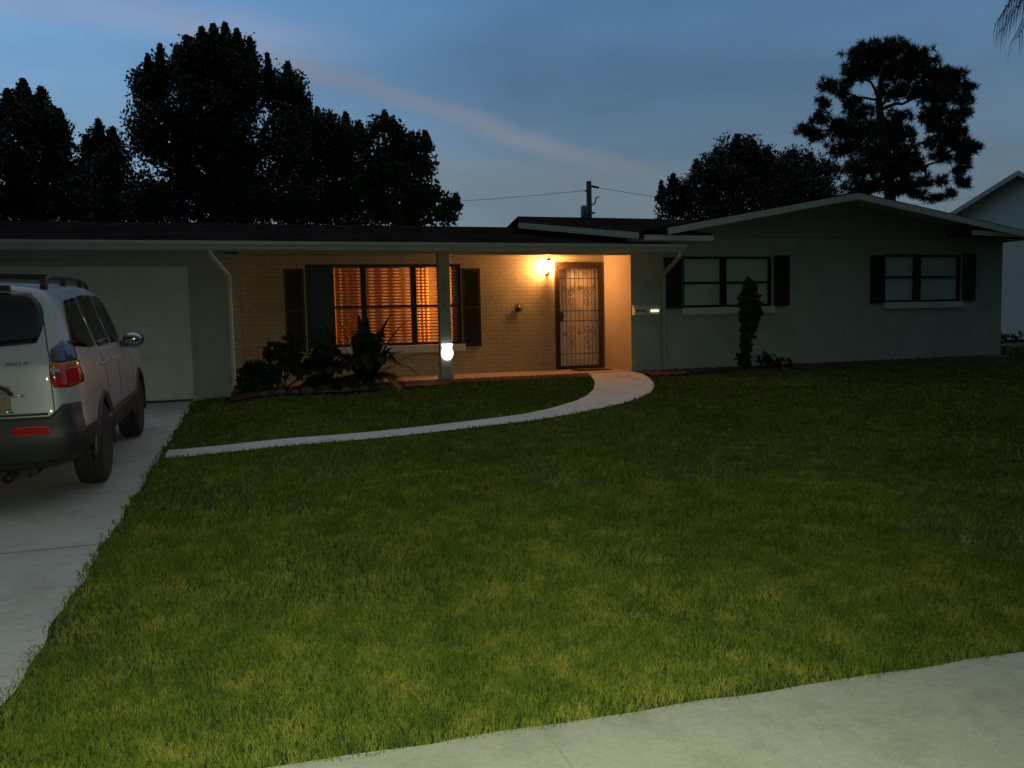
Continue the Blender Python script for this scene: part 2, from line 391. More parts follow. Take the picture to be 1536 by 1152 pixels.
# ------------------------------------------------------------------ lawn
def lawn():
    P = []
    def region(x0, x1, y0, y1, dens, ln, wd):
        n = int((x1-x0)*(y1-y0)*dens); x = RNG.uniform(x0, x1, n); y = RNG.uniform(y0, y1, n)
        P.append((x, y, np.full(n, ln), np.full(n, wd)))
    region(-1.0, 4.2, 2.55, 4.2, 20000, .036, .0045)
    region(-1.0, 6.5, 4.2, 6.0, 9500, .040, .0058)
    region(-1.0, 10, 6.0, 9.0, 4000, .043, .0085)
    region(-1.0, 17, 9.0, 14.0, 1700, .045, .013)
    region(6.5, 18, 2.5, 9.0, 1500, .045, .013)
    region(4.2, 6.5, 2.4, 4.2, 6000, .040, .007)
    region(15.9, 20, 13, 19, 400, .06, .02)
    region(-9.5, -5.95, 3, 14, 400, .06, .02)
    region(-.9, 10, -1.0, 1.2, 500, .055, .016)
    x, y, ln, wd = [np.concatenate(c) for c in zip(*P)]
    # bounds
    edge = -.97 + .19*np.clip((y-3)/10, 0, 1) + .018*np.sin(y*7)*np.sin(y*23)
    swe = 2.82 - .055*np.clip(x, 0, 8) + .012*np.sin(x*14)*np.sin(x*5)
    ok = ((x > edge-.03) | (x < -5.92)) & ((y > swe-.02) | (y < 1.2))
    wk = WALK.copy(); ok &= ~inpoly(x, y, wk)
    inbed = (x > -.3) & (x < 3.2) & (y > 13.25-.35*np.clip(2.6-x, 0, 1)+.05*np.sin(x*3))
    inbed |= (x >= 3.2) & (x < 6) & (y > 13.66)
    inbed |= (x > 6.8) & (x < 15.8) & (y > 13.17+.38*np.clip((x-7.2)/1.5, 0, 1)-.25*np.exp(-((x-9.7)/.8)**2)+.05*np.sin(x*3))
    inbed |= (x < 16) & (y > 14.0) | ((x < 0) & (x > -5.9) & (y > 13.95))
    ok &= ~inbed
    # thin patches
    patch = np.sin(x*2.3+1.1*np.sin(y*1.7))*np.sin(y*2.1+1.3*np.sin(x*1.3))
    ok &= RNG.random(len(x)) < (.80+.25*patch)
    ed = np.clip((y-swe)/.16, 0, 1); ok &= (y < 1.2) | (RNG.random(len(x)) < np.where(x > 1.2, .25+.75*ed, .6+.4*ed))
    ed2 = np.clip((x-edge)/.12, 0, 1); ok &= RNG.random(len(x)) < .45+.55*ed2
    x, y, ln, wd, patch = x[ok], y[ok], ln[ok], wd[ok], patch[ok]; n = len(x)
    z = zg(x, y); a = RNG.uniform(0, 2*np.pi, n); h = ln*RNG.uniform(.5, 1.35, n)*(1+.15*patch)
    lean = RNG.uniform(.15, 1.3, n)*h; la = RNG.uniform(0, 2*np.pi, n)
    wx, wy = np.cos(a)*wd/2, np.sin(a)*wd/2
    lx, ly = np.cos(la)*lean, np.sin(la)*lean
    rn = (RNG.random(n) < .03) & (x < -.60) & (x > -1.2)       # runners creeping over the driveway edge
    lx = np.where(rn, -RNG.uniform(.04, .16, n), lx); ly = np.where(rn, RNG.uniform(-.05, .05, n), ly); h = np.where(rn, RNG.uniform(.01, .03, n), h)
    b0 = np.stack([x-wx, y-wy, z-.004], 1); b1 = np.stack([x+wx, y+wy, z-.004], 1)
    m0 = np.stack([x-wx*.8+lx*.4, y-wy*.8+ly*.4, z+h*.62], 1); m1 = np.stack([x+wx*.8+lx*.4, y+wy*.8+ly*.4, z+h*.62], 1)
    tp = np.stack([x+lx, y+ly, z+h*.9], 1)
    V = np.stack([b0, b1, m1, m0, tp], 1).reshape(-1, 3)
    me = bpy.data.meshes.new('lawn_grass'); me.vertices.add(n*5); me.vertices.foreach_set('co', V.astype(np.float32).ravel())
    base = (np.arange(n)*5)[:, None]
    idx = (base + np.array([0,1,2,3, 3,2,4])[None, :]).astype(np.int32).ravel()
    me.loops.add(n*7); me.loops.foreach_set('vertex_index', idx)
    me.polygons.add(n*2)
    ls = (np.arange(n)*7)[:, None] + np.array([0, 4])[None, :]
    me.polygons.foreach_set('loop_start', ls.astype(np.int32).ravel()); me.polygons.foreach_set('loop_total', np.tile([4,3], n).astype(np.int32))
    me.update(calc_edges=True); me.materials.append(M['grass'])
    o = bpy.data.objects.new('lawn_grass', me); COL.objects.link(o)
    tag(o, 'mown green lawn grass filling the front yard', 'grass', kind='stuff')
    print('grass', n)
lawn()
# a few long runners creeping over the driveway edge
for k, (yy, ln, c) in enumerate([(5.55,.30,.05),(4.72,.24,-.03),(4.45,.16,.04),(3.75,.20,.02),(6.6,.12,.03)]):
    pass

# ------------------------------------------------------------------ house
YF, YB = 14.0, 15.2
H = empty('house', (5, 14, .4))
tag(H, 'single storey pale brick ranch house with dark low roof and lit porch', 'house')
b = MB()   # masonry walls, brick under the porch
b.box(-.22, .0, YF+.0, YB, .1, 2.9)                       # return wall beside the porch
b.box(-.22, 1.12, YB, YB+.2, .1, 2.95); b.box(3.97, 5.86, YB, YB+.2, .1, 2.95); b.box(6.88, 6.98, YB, YB+.2, .1, 2.95)
b.box(1.12, 3.97, YB, YB+.2, .1, 1.05); b.box(1.12, 3.97, YB, YB+.2, 2.58, 2.95); b.box(5.86, 6.88, YB, YB+.2, 2.62, 2.95)
part(b, 'brick_wall', M['brick'], H)
b = MB(); b.box(-.76, -.22, YF, YF+.2, .1, 2.9); b.box(-6.2, -.76, YF, YF+.2, 2.47, 2.9); b.box(-6.2, -5.7, YF, YF+.2, .1, 2.47)
b.box(-6.2, -6.0, YF+.2, 23, .1, 2.9); b.box(-6.2, 15.9, 23, 23.2, .1, 2.95); b.box(-.2, .0, YB+.2, 23, .1, 2.9)
part(b, 'garage_wall', M['stucco'], H)
b = MB()
def wall_holes(b, x0, x1, z0, z1, y0, y1, holes):
    xs_ = x0
    for (a, c, lo, hi) in holes:
        b.box(xs_, a, y0, y1, z0, z1); b.box(a, c, y0, y1, z0, lo); b.box(a, c, y0, y1, hi, z1); xs_ = c
    b.box(xs_, x1, y0, y1, z0, z1)
wall_holes(b, 6.93, 15.9, .1, 3.03, YF, YF+.2, [(8.0, 9.98, 1.67, 2.64), (12.72, 14.74, 1.70, 2.69)])
b.box(6.985, 7.13, YF+.2, YB+.2, .1, 2.95); b.box(15.7, 15.9, YF+.2, 23, .1, 3.03)
part(b, 'block_wall', M['block'], H)
b = MB(); b.box(6.91, 6.984, YF+.001, YB-.002, .1, 2.899); b.box(6.91, 6.929, YF-.004, YF+.001, .1, 2.66)
pw_ = part(b, 'porch_side_wall', M['cream'], H)
# gable: siding and frieze
def rk(x): return 3.83-.174*(11.4-x) if x < 11.4 else 3.83-.160*(x-11.4)
b = MB(); b.prism([(6.98, 3.034), (15.86, 3.034), (15.86, rk(15.86)-.072), (11.4, 3.83-.072), (7.25, rk(7.25)-.072), (6.98, 3.036)], YF-.02, YF+.15)
part(b, 'gable_siding', M['siding'], H)
b = MB(); b.box(8.3, 14.8, YF-.045, YF-.022, 3.02, 3.085); part(b, 'frieze_board', M['postpaint'], H)
# main roof (lower part) and right body roof and cross gable
RF = empty('roof'); RF.parent = H
# 'roof' is a mesh part instead of an empty
bpy.data.objects.remove(RF)
b = MB()
zr = 3.67; yg = 13.40; zgut = 2.80
b.slab([(-6.6, yg, zgut), (7.6, yg, zgut), (7.6, 18.5, zr), (-6.6, 18.5, zr)], .05)
b.slab([(-6.6, 18.5, zr), (7.6, 18.5, zr), (7.6, 23.8, zgut), (-6.6, 23.8, zgut)], .05)
main = part(b, 'roof', M['roof'], H)
b = MB()   # higher roof of the right part; its left edge runs back at an angle
p2 = lambda y: 3.01+.1785*(y-13.38)
b.slab([(6.8, 13.38, p2(13.38)), (8.25, 13.38, p2(13.38)), (8.25, 18.5, p2(18.5)), (6.25, 18.5, p2(18.5)), (5.45, 16.0, p2(16.0))], .04)
b.slab([(8.25, 14.3, p2(14.3)), (14.3, 14.3, p2(14.3)), (14.3, 18.5, p2(18.5)), (8.25, 18.5, p2(18.5))], .04)
b.slab([(14.3, 13.38, p2(13.38)), (16.3, 13.38, p2(13.38)), (16.3, 18.5, p2(18.5)), (14.3, 18.5, p2(18.5))], .04)
b.slab([(6.25, 18.5, p2(18.5)), (16.3, 18.5, p2(18.5)), (16.3, 23.8, 3.0), (6.25, 23.8, 3.0)], .04)
b.slab([(6.8, 13.30, rk(6.8)), (11.4, 13.30, 3.83), (11.4, 18.4, 3.83), (6.8, 18.4, rk(6.8))], .045)
b.slab([(11.4, 13.30, 3.83), (16.35, 13.30, rk(16.35)), (16.35, 18.4, rk(16.35)), (11.4, 18.4, 3.83)], .045)
print('P2', p2(13.38), rk(8.25), rk(14.3))
up_roof = part(b, 'roof', M['roof'], H); up_roof['label'] = 'higher dark shingle roof with a front gable over the right wing'
# fascias
def board(b, p, q, h, t=.03):
    p = Vector(p); q = Vector(q); d = (q-p); nrm = Vector((d.y, -d.x, 0)).normalized()*t
    vs = [p, q, q-Vector((0,0,h)), p-Vector((0,0,h))]; b.add(vs+[v+nrm for v in vs], [(0,1,2,3),(7,6,5,4),(0,4,5,1),(1,5,6,2),(2,6,7,3),(3,7,4,0)])
b = MB()
board(b, (6.86, 13.34, p2(13.34)-.042), (8.25, 13.34, p2(13.34)-.042), .095)
part(b, 'eave_fascia', M['trim'], H)
b = MB(); board(b, (14.3, 13.34, 3.13), (16.3, 13.34, 3.08), .095); part(b, 'eave_fascia', M['trim'], H)
b = MB(); board(b, (5.43, 16.0, p2(16.0)-.005), (6.78, 13.36, p2(13.38)-.005), .115); part(b, 'rake_fascia', M['postpaint'], H)
b = MB()
board(b, (7.30, 13.285, rk(7.30)-.03), (11.4, 13.285, 3.80), .12)
part(b, 'rake_fascia', M['trim'], H)
b = MB(); board(b, (11.4, 13.285, 3.80), (16.0, 13.285, rk(16.0)-.03), .12); part(b, 'rake_fascia', M['trim'], H)
# soffits
b = MB(); b.box(-6.5, 7.6, 13.46, YF-.01, 2.735, 2.75); b.box(-.2, 6.93, YF+.16, YB-.002, 2.90, 2.92)
b.box(6.9, 8.25, 13.40, YF-.05, 2.955, 2.965); b.box(14.32, 16.2, 13.40, YF-.05, 3.00, 3.015)
part(b, 'soffit', M['trim'], H)
b = MB()
for (xa, xb) in ((7.32, 11.38), (11.42, 16.0)):
    za, zb_ = rk(xa)-.055, rk(xb)-.055
    b.add([(xa,13.30,za),(xb,13.30,zb_),(xb,YF-.021,zb_),(xa,YF-.021,za),(xa,13.30,za-.012),(xb,13.30,zb_-.012),(xb,YF-.021,zb_-.012),(xa,YF-.021,za-.012)], [(3,2,1,0),(4,5,6,7),(0,1,5,4),(1,2,6,5),(2,3,7,6),(3,0,4,7)])
part(b, 'soffit', M['trim'], H)
# ogee gutter
b = MB()
g = [(13.46,2.80),(13.46,2.67),(13.40,2.655),(13.345,2.675),(13.33,2.72),(13.305,2.755),(13.30,2.80),(13.312,2.80),(13.318,2.762),(13.345,2.725),(13.36,2.69),(13.40,2.672),(13.445,2.682),(13.447,2.80)]
b.prism_x(g, -6.55, 7.68)
b.box(7.68, 7.684, 13.30, 13.46, 2.655, 2.80)
part(b, 'gutter', M['gutter'], H)
# porch beam
b = MB(); b.box(-.22, 6.925, YF-.0, YF+.15, 2.665, 2.734); b.box(-6.2, 6.92, YF-.06, YF-.002, 2.69, 2.734)
part(b, 'porch_beam', M['postpaint'], H)
# downspouts
def spout(x_g, x_w, yw, zend):
    b = MB()
    pts = [(x_g, 13.38, 2.68), (x_g, 13.40, 2.60), (x_w, yw-.03, 2.32), (x_w, yw-.03, 2.22), (x_w, yw-.03, zend+.14), (x_w, yw-.12, zend+.05)]
    b.tube(pts, .042, 8)
    for z in (2.1, 1.2): b.box(x_w-.055, x_w+.055, yw-.03, yw-.001, z, z+.03)
    return part(b, 'downspout', M['gutter'], H)
spout(-.40, -.155, YF-.03, .42)
ds = spout(7.62, 7.57, YF-.02, .46); ds.data.materials[0] = M['stucco']
# post
PP = MB(); PP.box(3.265, 3.465, YF+.0, YF+.15, .45, 2.664); PP.box(3.245, 3.485, YF-.02, YF+.17, .52, .60)
post = part(PP, 'porch_post', M['postpaint'], H, .006)
# house numbers, vertical on the post (digits as strokes)
seg = {'3': [(0,1,1,1),(1,1,1,.5),(.3,.5,1,.5),(1,.5,1,0),(0,0,1,0)], '4': [(0,1,0,.5),(0,.5,1,.5),(1,1,1,0)], '1': [(.5,1,.5,0)], '6': [(1,1,0,1),(0,1,0,0),(0,0,1,0),(1,0,1,.5),(1,.5,0,.5)]}
b = MB()
for k, ch in enumerate('3416'):
    ox, oz, w, h = 3.335, 2.15-k*.135, .055, .095
    for x0, z0, x1, z1 in seg[ch]:
        b.box(ox+w*min(x0,x1)-.006, ox+w*max(x0,x1)+.006, YF-.008, YF-.001, oz+h*min(z0,z1)-.006, oz+h*max(z0,z1)+.006)
part(b, 'house_number', M['number'], post)
# porch floor
b = MB(); b.box(.0, 6.93, YF-.02, YB, .1, .515); part(b, 'porch_floor', M['porch'], H, .008)
# room behind the picture window
b = MB()
b.box(.3, 5.0, 18.0, 18.1, .5, 2.9); b.box(.2, .3, YB+.2, 18.1, .5, 2.9); b.box(5.0, 5.1, YB+.2, 18.1, .5, 2.9)
b.box(.2, 5.1, YB+.2, 18.1, 2.85, 2.95)
part(b, 'interior_wall', M['room'], H)
b = MB(); b.box(.2, 5.1, YB+.2, 18.1, .45, .5); part(b, 'interior_floor', M['rug'], H)

def shutter(x0, x1, z0, z1, y, parent):
    b = MB(); b.box(x0, x1, y-.022, y-.001, z0, z1)
    fr = .045
    b.box(x0, x0+fr, y-.035, y-.022, z0, z1); b.box(x1-fr, x1, y-.035, y-.022, z0, z1)
    for z in (z0, (z0+z1)/2-fr/2, z1-fr): b.box(x0+fr, x1-fr, y-.035, y-.022, z, z+fr)
    n = int((z1-z0)/.035)
    for k in range(n):
        z = z0+.02+k*.035
        b.add([(x0+fr, y-.024, z), (x1-fr, y-.024, z), (x1-fr, y-.034, z+.022), (x0+fr, y-.034, z+.022)], [(0,1,2,3)])
    return part(b, 'shutter', M['dark'], parent)
def window(x0, x1, z0, z1, y, mull, bar, parent, sill=True, sidegap=0.0, name='window'):
    f = .045
    b = MB(); b.box(x0, x1, y+.02, y+.09, z1-f, z1); b.box(x0, x1, y+.02, y+.09, z0, z0+f)
    b.box(x0, x0+f, y+.02, y+.09, z0+f, z1-f); b.box(x1-f, x1, y+.02, y+.09, z0+f, z1-f)
    w = part(b, name, M['sash'], parent)
    edges = [x0+f]+[v for m_ in mull for v in m_]+[x1-f]
    for a, c in mull:
        b = MB(); b.box(a, c, y+.018, y+.092, z0+f, z1-f); part(b, 'mullion', M['sash'], w)
    for i in range(0, len(edges), 2):
        b = MB(); b.box(edges[i], edges[i+1], y+.03, y+.075, bar-.022, bar+.022); part(b, 'sash_bar', M['sash'], w)
        b = MB(); b.box(edges[i], edges[i+1], y+.05, y+.054, z0+f, bar-.022); b.box(edges[i], edges[i+1], y+.05, y+.054, bar+.022, z1-f); part(b, 'pane', M['glass'], w)
    if sill:
        b = MB(); b.box(x0-.02, x1+.05, y-.05, y-.001, z0-.135, z0-.003); part(b, 'sill', M['trim'], w, .005)
    return w
w1 = window(8.0, 9.98, 1.67, 2.64, YF, [(8.85, 8.97)], 2.14, H); w1['label'] = 'double window half hidden by a tall narrow shrub'
w2 = window(12.72, 14.74, 1.70, 2.69, YF, [(13.52, 13.69)], 2.22, H); w2['label'] = 'double window nearest the right corner of the house'
for w, x0, x1, z0, z1 in ((w1, 8.0, 9.98, 1.67, 2.64), (w2, 12.72, 14.74, 1.70, 2.69)):
    b = MB(); 
    n = int((z1-z0-.09)/.03); P = []
    for k in range(n+1):
        z = z0+.045+k*.03
        P += [(x0+.045, YF+.070, z), (x1-.045, YF+.070, z), (x1-.045, YF+.082, z+.028), (x0+.045, YF+.082, z+.028)]
    b.add(P, [(i, i+1, i+2, i+3) for i in range(0, len(P), 4)])
    b.box(x0+.045, x1-.045, YF+.0925, YF+.10, z0+.0, z1-.0)
    part(b, 'blind', M['blind'], w)
shutter(7.60, 7.97, 1.66, 2.62, YF, H); shutter(10.03, 10.38, 1.67, 2.66, YF, H)
shutter(12.36, 12.69, 1.68, 2.67, YF, H); shutter(14.79, 15.13, 1.70, 2.72, YF, H)
# picture window
pw = window(1.12, 3.97, 1.09, 2.58, YB, [(2.10, 2.19), (3.02, 3.12)], 1.81, H)
pw['label'] = 'wide three-part window glowing orange behind blinds'
shutter(.75, 1.09, 1.03, 2.50, YB, H); shutter(3.99, 4.34, 1.03, 2.50, YB, H)
b = MB()
for k in range(25):
    z = 1.12+k*.058
    b.add([(1.66, YB+.135, z), (3.92, YB+.135, z), (3.92, YB+.165, z+.028), (1.66, YB+.165, z+.028)], [(0,1,2,3)])
part(b, 'blind', M['slat'], pw)
def drape(x0, x1, y, z0, z1, m_, waves, amp, name='curtain'):
    b = MB(); b.grid(lambda u, v: (x0+(x1-x0)*u, y+amp*math.sin(u*waves*2*math.pi)+.3*amp*math.sin(u*waves*5.3+1), z0+(z1-z0)*v), int(waves*14), 6)
    return part(b, name, m_, pw)
drape(1.15, 1.64, YB+.18, 1.0, 2.62, M['drape'], 4, .02)
drape(1.62, 2.06, YB+.24, 1.0, 2.62, M['curtain'], 4, .035)
drape(3.20, 3.42, YB+.24, 1.0, 2.62, M['curtain'], 3, .035); drape(3.60, 3.74, YB+.25, 1.0, 2.62, M['curtain'], 2, .03)
drape(2.0, 3.15, YB+.30, 1.0, 2.62, M['sheer'], 5, .02)
drape(3.84, 3.96, YB+.2, 1.0, 2.62, M['drape'], 2, .02)
# front door with iron security grille
b = MB(); b.box(5.885, 6.865, YB+.02, YB+.10, .515, .55)
b.box(5.865, 5.905, YB-.03, YB+.02, .52, 2.61); b.box(6.835, 6.875, YB-.03, YB+.02, .52, 2.61); b.box(5.905, 6.835, YB-.03, YB+.02, 2.55, 2.61)
frame = part(b, 'door_frame', M['iron'], H)
b = MB(); b.box(5.89, 6.85, YB+.12, YB+.165, .56, 2.60)
for (x0, x1) in ((6.0, 6.33), (6.41, 6.74)):
    for (z0, z1) in ((.7, 1.25), (1.38, 2.0), (2.12, 2.48)):
        b.box(x0, x1, YB+.108, YB+.119, z0, z1)
dr = part(b, 'front_door', M['door'], H, .004); 
b = MB()
gx0, gx1, gz0, gz1 = 5.915, 6.825, .55, 2.545; y0, y1 = YB-.02, YB+.005
b.box(gx0, gx0+.045, y0, y1, gz0, gz1); b.box(gx1-.045, gx1, y0, y1, gz0, gz1)
b.box(gx0+.045, gx1-.045, y0, y1, gz0, gz0+.035); b.box(gx0+.045, gx1-.045, y0, y1, gz1-.06, gz1)
for z in (.81, 1.46, 1.66, 2.29): b.box(gx0+.045, gx1-.045, y0+.004, y1-.004, z, z+.014)
part(b, 'security_door', M['iron'], H)
sec = [o for o in H.children if o.name.startswith('security_door')][0]
b = MB()
for k in range(9):
    x = gx0+.045+(gx1-gx0-.09)*(k+.5)/9; b.box(x-.0035, x+.0035, y0+.006, y0+.014, gz0+.035, gz1-.06)
part(b, 'grille_bars', M['iron'], sec)
def scroll(cx, cz, r, s, turns=1.4):
    b = MB(); pts = []
    for k in range(22):
        t = k/21; a = s*t*turns*2*math.pi; rr = r*(1-.75*t); pts.append((cx+rr*math.cos(a), y0+.004, cz+rr*math.sin(a)))
    b.tube(pts, .006, 5); part(b, 'scrollwork', M['iron'], sec)
for cx, s in ((6.20, 1), (6.54, -1)):
    for cz in (2.02, 1.84, 1.30, 1.12, .98): scroll(cx, cz, .085, s)
for cx, s in ((6.06, -1), (6.37, 1), (6.68, 1)):
    scroll(cx, 2.10, .06, s); scroll(cx, 1.22, .05, s)
b = MB(); b.box(5.925, 6.02, YB-.045, YB-.02, 1.47, 1.65); b.tube([(5.975, YB-.05, 1.56), (5.975, YB-.085, 1.56), (6.03, YB-.09, 1.555)], .011, 8)
part(b, 'lock_box', M['iron'], sec)
# garage door
b = MB(); b.box(-5.7, -.76, YF+.06, YF+.11, .34, 2.47)
gd = part(b, 'garage_door', M['garage'], H)
b = MB(); b.box(-5.68, -.78, YF+.05, YF+.062, .335, .375); part(b, 'bottom_seal', M['black'], gd)
b = MB(); b.box(-5.78, -5.7, YF-.02, YF+.0, .34, 2.55); b.box(-.76, -.70, YF-.02, YF+.0, .34, 2.55); b.box(-5.7, -.76, YF-.02, YF+.0, 2.47, 2.55)
part(b, 'garage_trim', M['stucco'], H)

# wall lantern
LX, LZ = 5.70, 2.53
wl = empty('wall_lantern', (LX, YB, LZ)); tag(wl, 'lit brass wall lantern left of the front door', 'wall lamp')
b = MB(); b.box(LX-.04, LX+.04, YB-.02, YB-.001, LZ-.16, LZ-.02); b.tube([(LX, YB-.02, LZ-.13), (LX, YB-.09, LZ-.16), (LX, YB-.13, LZ-.115)], .012, 8)
b.lathe([(.05, -.115), (.055, -.105), (.05, -.095)], 8, 'z', (LX, YB-.13, LZ)); 
part(b, 'bracket', M['iron'], wl)
b = MB(); b.lathe([(.066, .10), (.045, .135), (.012, .16), (.008, .185)], 8, 'z', (LX, YB-.13, LZ)); part(b, 'cap', M['iron'], wl)
b = MB(); b.lathe([(.042, -.09), (.052, -.02), (.060, .095)], 16, 'z', (LX, YB-.13, LZ)); part(b, 'glass_shade', M['bulb'], wl)
# ornament
b = MB()
for k in range(16):
    a = 2*math.pi*k/16; r1 = .10 if k % 2 else .135
    c = Vector((5.10, YB-.02, 1.74)); t = Vector((math.cos(a), 0, math.sin(a))); s_ = Vector((-math.sin(a), 0, math.cos(a)))
    b.add([c+t*.03+s_*.018, c+t*r1, c+t*.03-s_*.018, c+t*.045+Vector((0,-.012,0))], [(0,1,3),(1,2,3),(0,3,2)])
b.lathe([(.055, -.03), (.06, -.018), (.04, -.004), (.0, .0)], 16, 'y', (5.10, YB-.005, 1.74))
tag(b.build('wall_ornament', M['iron']), 'small dark sunburst ornament on the brick wall between window and door', 'ornament')
# mailbox
mbx = empty('mailbox', (7.19, YF, 1.6)); tag(mbx, 'white wall mailbox beside the porch opening with a reflective sticker, its flash return painted as emission', 'mailbox')
b = MB(); b.prism_x([(YF-.001, 1.55), (YF-.10, 1.55), (YF-.12, 1.62), (YF-.09, 1.70), (YF-.02, 1.735), (YF-.001, 1.735)], 6.93, 7.46); part(b, 'box', M['plastic'], mbx, .004)
b = MB(); b.prism_x([(YF-.001, 1.738), (YF-.022, 1.738), (YF-.10, 1.700), (YF-.13, 1.66), (YF-.125, 1.655), (YF-.093, 1.692), (YF-.02, 1.734), (YF-.001, 1.734)], 6.92, 7.47); part(b, 'lid', M['plastic'], mbx)
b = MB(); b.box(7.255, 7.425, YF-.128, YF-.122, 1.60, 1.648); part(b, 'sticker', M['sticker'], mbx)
b = MB(); b.tube([(6.96, YF-.128, 1.63), (7.10, YF-.135, 1.63), (7.14, YF-.13, 1.60), (7.18, YF-.125, 1.60)], .009, 6); part(b, 'handle', M['dark'], mbx)
# shield sign on the post
sg = empty('security_sign', (3.37, YF-.05, 1.0)); tag(sg, 'white reflective shield shaped sign low on the porch post, flash return painted as emission', 'sign')
pts = []
cx, cz = 3.365, .985
out = [(-.095,.145),(.095,.145),(.100,.115),(.082,.075),(.092,.045),(.108,.0),(.106,-.05),(.085,-.10),(.045,-.135),(0,-.145),(-.045,-.135),(-.085,-.10),(-.106,-.05),(-.108,.0),(-.092,.045),(-.082,.075),(-.100,.115)]
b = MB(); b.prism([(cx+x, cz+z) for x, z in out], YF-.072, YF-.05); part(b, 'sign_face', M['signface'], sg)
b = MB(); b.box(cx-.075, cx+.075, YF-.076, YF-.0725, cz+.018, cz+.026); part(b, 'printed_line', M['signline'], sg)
b = MB(); b.box(cx-.02, cx+.02, YF-.049, YF-.001, cz-.05, cz+.05); part(b, 'bracket', M['tin'], sg)
# doormat
b = MB(); b.box(6.02, 6.72, 14.42, 14.86, .517, .532); tag(b.build('doormat', M['mat_rubber'], None, .004), 'dark red doormat on the porch in front of the door', 'doormat')

# interior warm lamp + porch lamp lights
def point(name, loc, power, col, size):
    l = bpy.data.lights.new(name, 'POINT'); l.energy = power; l.color = col; l.shadow_soft_size = size
    o = bpy.data.objects.new(name, l); COL.objects.link(o); o.location = loc; return o
point('room_lamp_light', (4.05, 16.0, 1.95), 125, (1.,.50,.16), .12)
fl = bpy.data.lights.new('phone_flash', 'SPOT'); fl.energy = 580; fl.color = (1.,1.,.64); fl.shadow_soft_size = .012; fl.spot_size = R(104); fl.spot_blend = 1.
fo = bpy.data.objects.new('phone_flash', fl); COL.objects.link(fo); fo.location = (.03, -.02, 1.56)
fo.rotation_euler = Vector((math.sin(R(14))*math.cos(R(32)), math.cos(R(14))*math.cos(R(32)), -math.sin(R(32)))).to_track_quat('-Z', 'Y').to_euler()

# ------------------------------------------------------------------ plants
def leaf_quads(c, size, aspect=.5, up=0.):
    """c (n,3) centres -> (n,4,3) diamond leaves"""
    n = len(c); d = RNG.normal(size=(n,3)); d[:,2] += up; d /= np.linalg.norm(d,axis=1)[:,None]
    e = RNG.normal(size=(n,3)); e -= d*(e*d).sum(1)[:,None]; e /= np.linalg.norm(e,axis=1)[:,None]
    s = (size*RNG.uniform(.6,1.4,n))[:,None]
    return np.stack([c-d*s*.5, c+e*s*aspect*.5, c+d*s*.5, c-e*s*aspect*.5], 1)
def blob_points(blobs, dens, shell=.55, clump=.0, nclump=40):
    out = []
    for (cx,cy,cz,rx,ry,rz) in blobs:
        n = int(dens*(rx*rz*4))
        k = max(4, int(n/nclump)); d = RNG.normal(size=(k,3)); d /= np.linalg.norm(d,axis=1)[:,None]
        rr = RNG.uniform(shell**3, 1, k)**(1/3)*RNG.uniform(.85,1.12,k)
        cc = d*rr[:,None]
        idx = RNG.integers(0, k, n); p = cc[idx]*np.array([rx,ry,rz]) + np.clip(RNG.normal(size=(n,3)), -1.5, 1.5)*clump
        out.append(p+np.array([cx,cy,cz]))
    return np.concatenate(out)
def px_blobs(lst, Y, jit=1.2):
    res = []
    for (x,y,rx,ry) in lst:
        dy = random.uniform(-jit, jit); c = at(x, y, Y+dy); s = (at(x+1, y, Y+dy)-c).length
        res.append((c.x, c.y, c.z, rx*s, max(rx,ry)*s*.8, ry*s))
    return res
def limb(b, p, q, r0, r1, wob=.12, n=6):
    p = Vector(p); q = Vector(q); ln = (q-p).length; pts = []
    for i in range(n+1):
        t = i/n; w = math.sin(t*math.pi)*wob*ln*.25
        pts.append(p.lerp(q,t)+Vector((random.uniform(-w,w), random.uniform(-w,w), random.uniform(-w,w)*.4)))
    b.tube(pts, [r0+(r1-r0)*i/n for i in range(n+1)], 7)
def tree(label, blobs, base, leaf=.125, dens=1350, clump=.15, tr=.22, nclump=34, spikes=None, name='broadleaf_tree', up=0., aspect=.55, group=None, lm='leaf'):
    root = empty(name, base); tag(root, label, 'tree', group)
    pts = blob_points(blobs, dens, .35, clump, nclump)
    if spikes is not None:
        for (sx,sy,sz,w,h) in spikes:      # narrow upright leader shoots
            n = int(3600*h*w*2); t = RNG.random(n)
            q = np.stack([sx+RNG.normal(size=n)*w*(1-.88*t)*.8, sy+RNG.normal(size=n)*w*(1-.88*t), sz+h*t], 1); pts = np.concatenate([pts, q])
    V = leaf_quads(pts, leaf, aspect, up) - np.array(base)
    fastmesh('crown', V, 4, M[lm], root)
    b = MB(); top = max(bl[2] for bl in blobs); cx = sum(bl[0] for bl in blobs)/len(blobs)
    mid = Vector((base[0]*.6+cx*.4, base[1], base[2]+(top-base[2])*.55))
    limb(b, base, mid, tr, tr*.6, .15)
    for bl in blobs: limb(b, mid if bl[2] > mid.z else Vector(base).lerp(mid, .7), (bl[0], bl[1], bl[2]), tr*.4, .03, .3)
    part(b, 'trunk', M['bark'], root)
    return root
YT = 27
def g0(x, Y): p = at(x, 400, Y); return (p.x, p.y, gz(p.x, min(p.y, 14)))
def spk(lst, Y):
    r_ = []
    for x, ytop, ybot, w in lst:
        a = at(x, ybot, Y); c = at(x, ytop-1, Y); r_.append((a.x, a.y, a.z, w, c.z-a.z))
    return r_
G1 = 'trees behind the left part of the house'
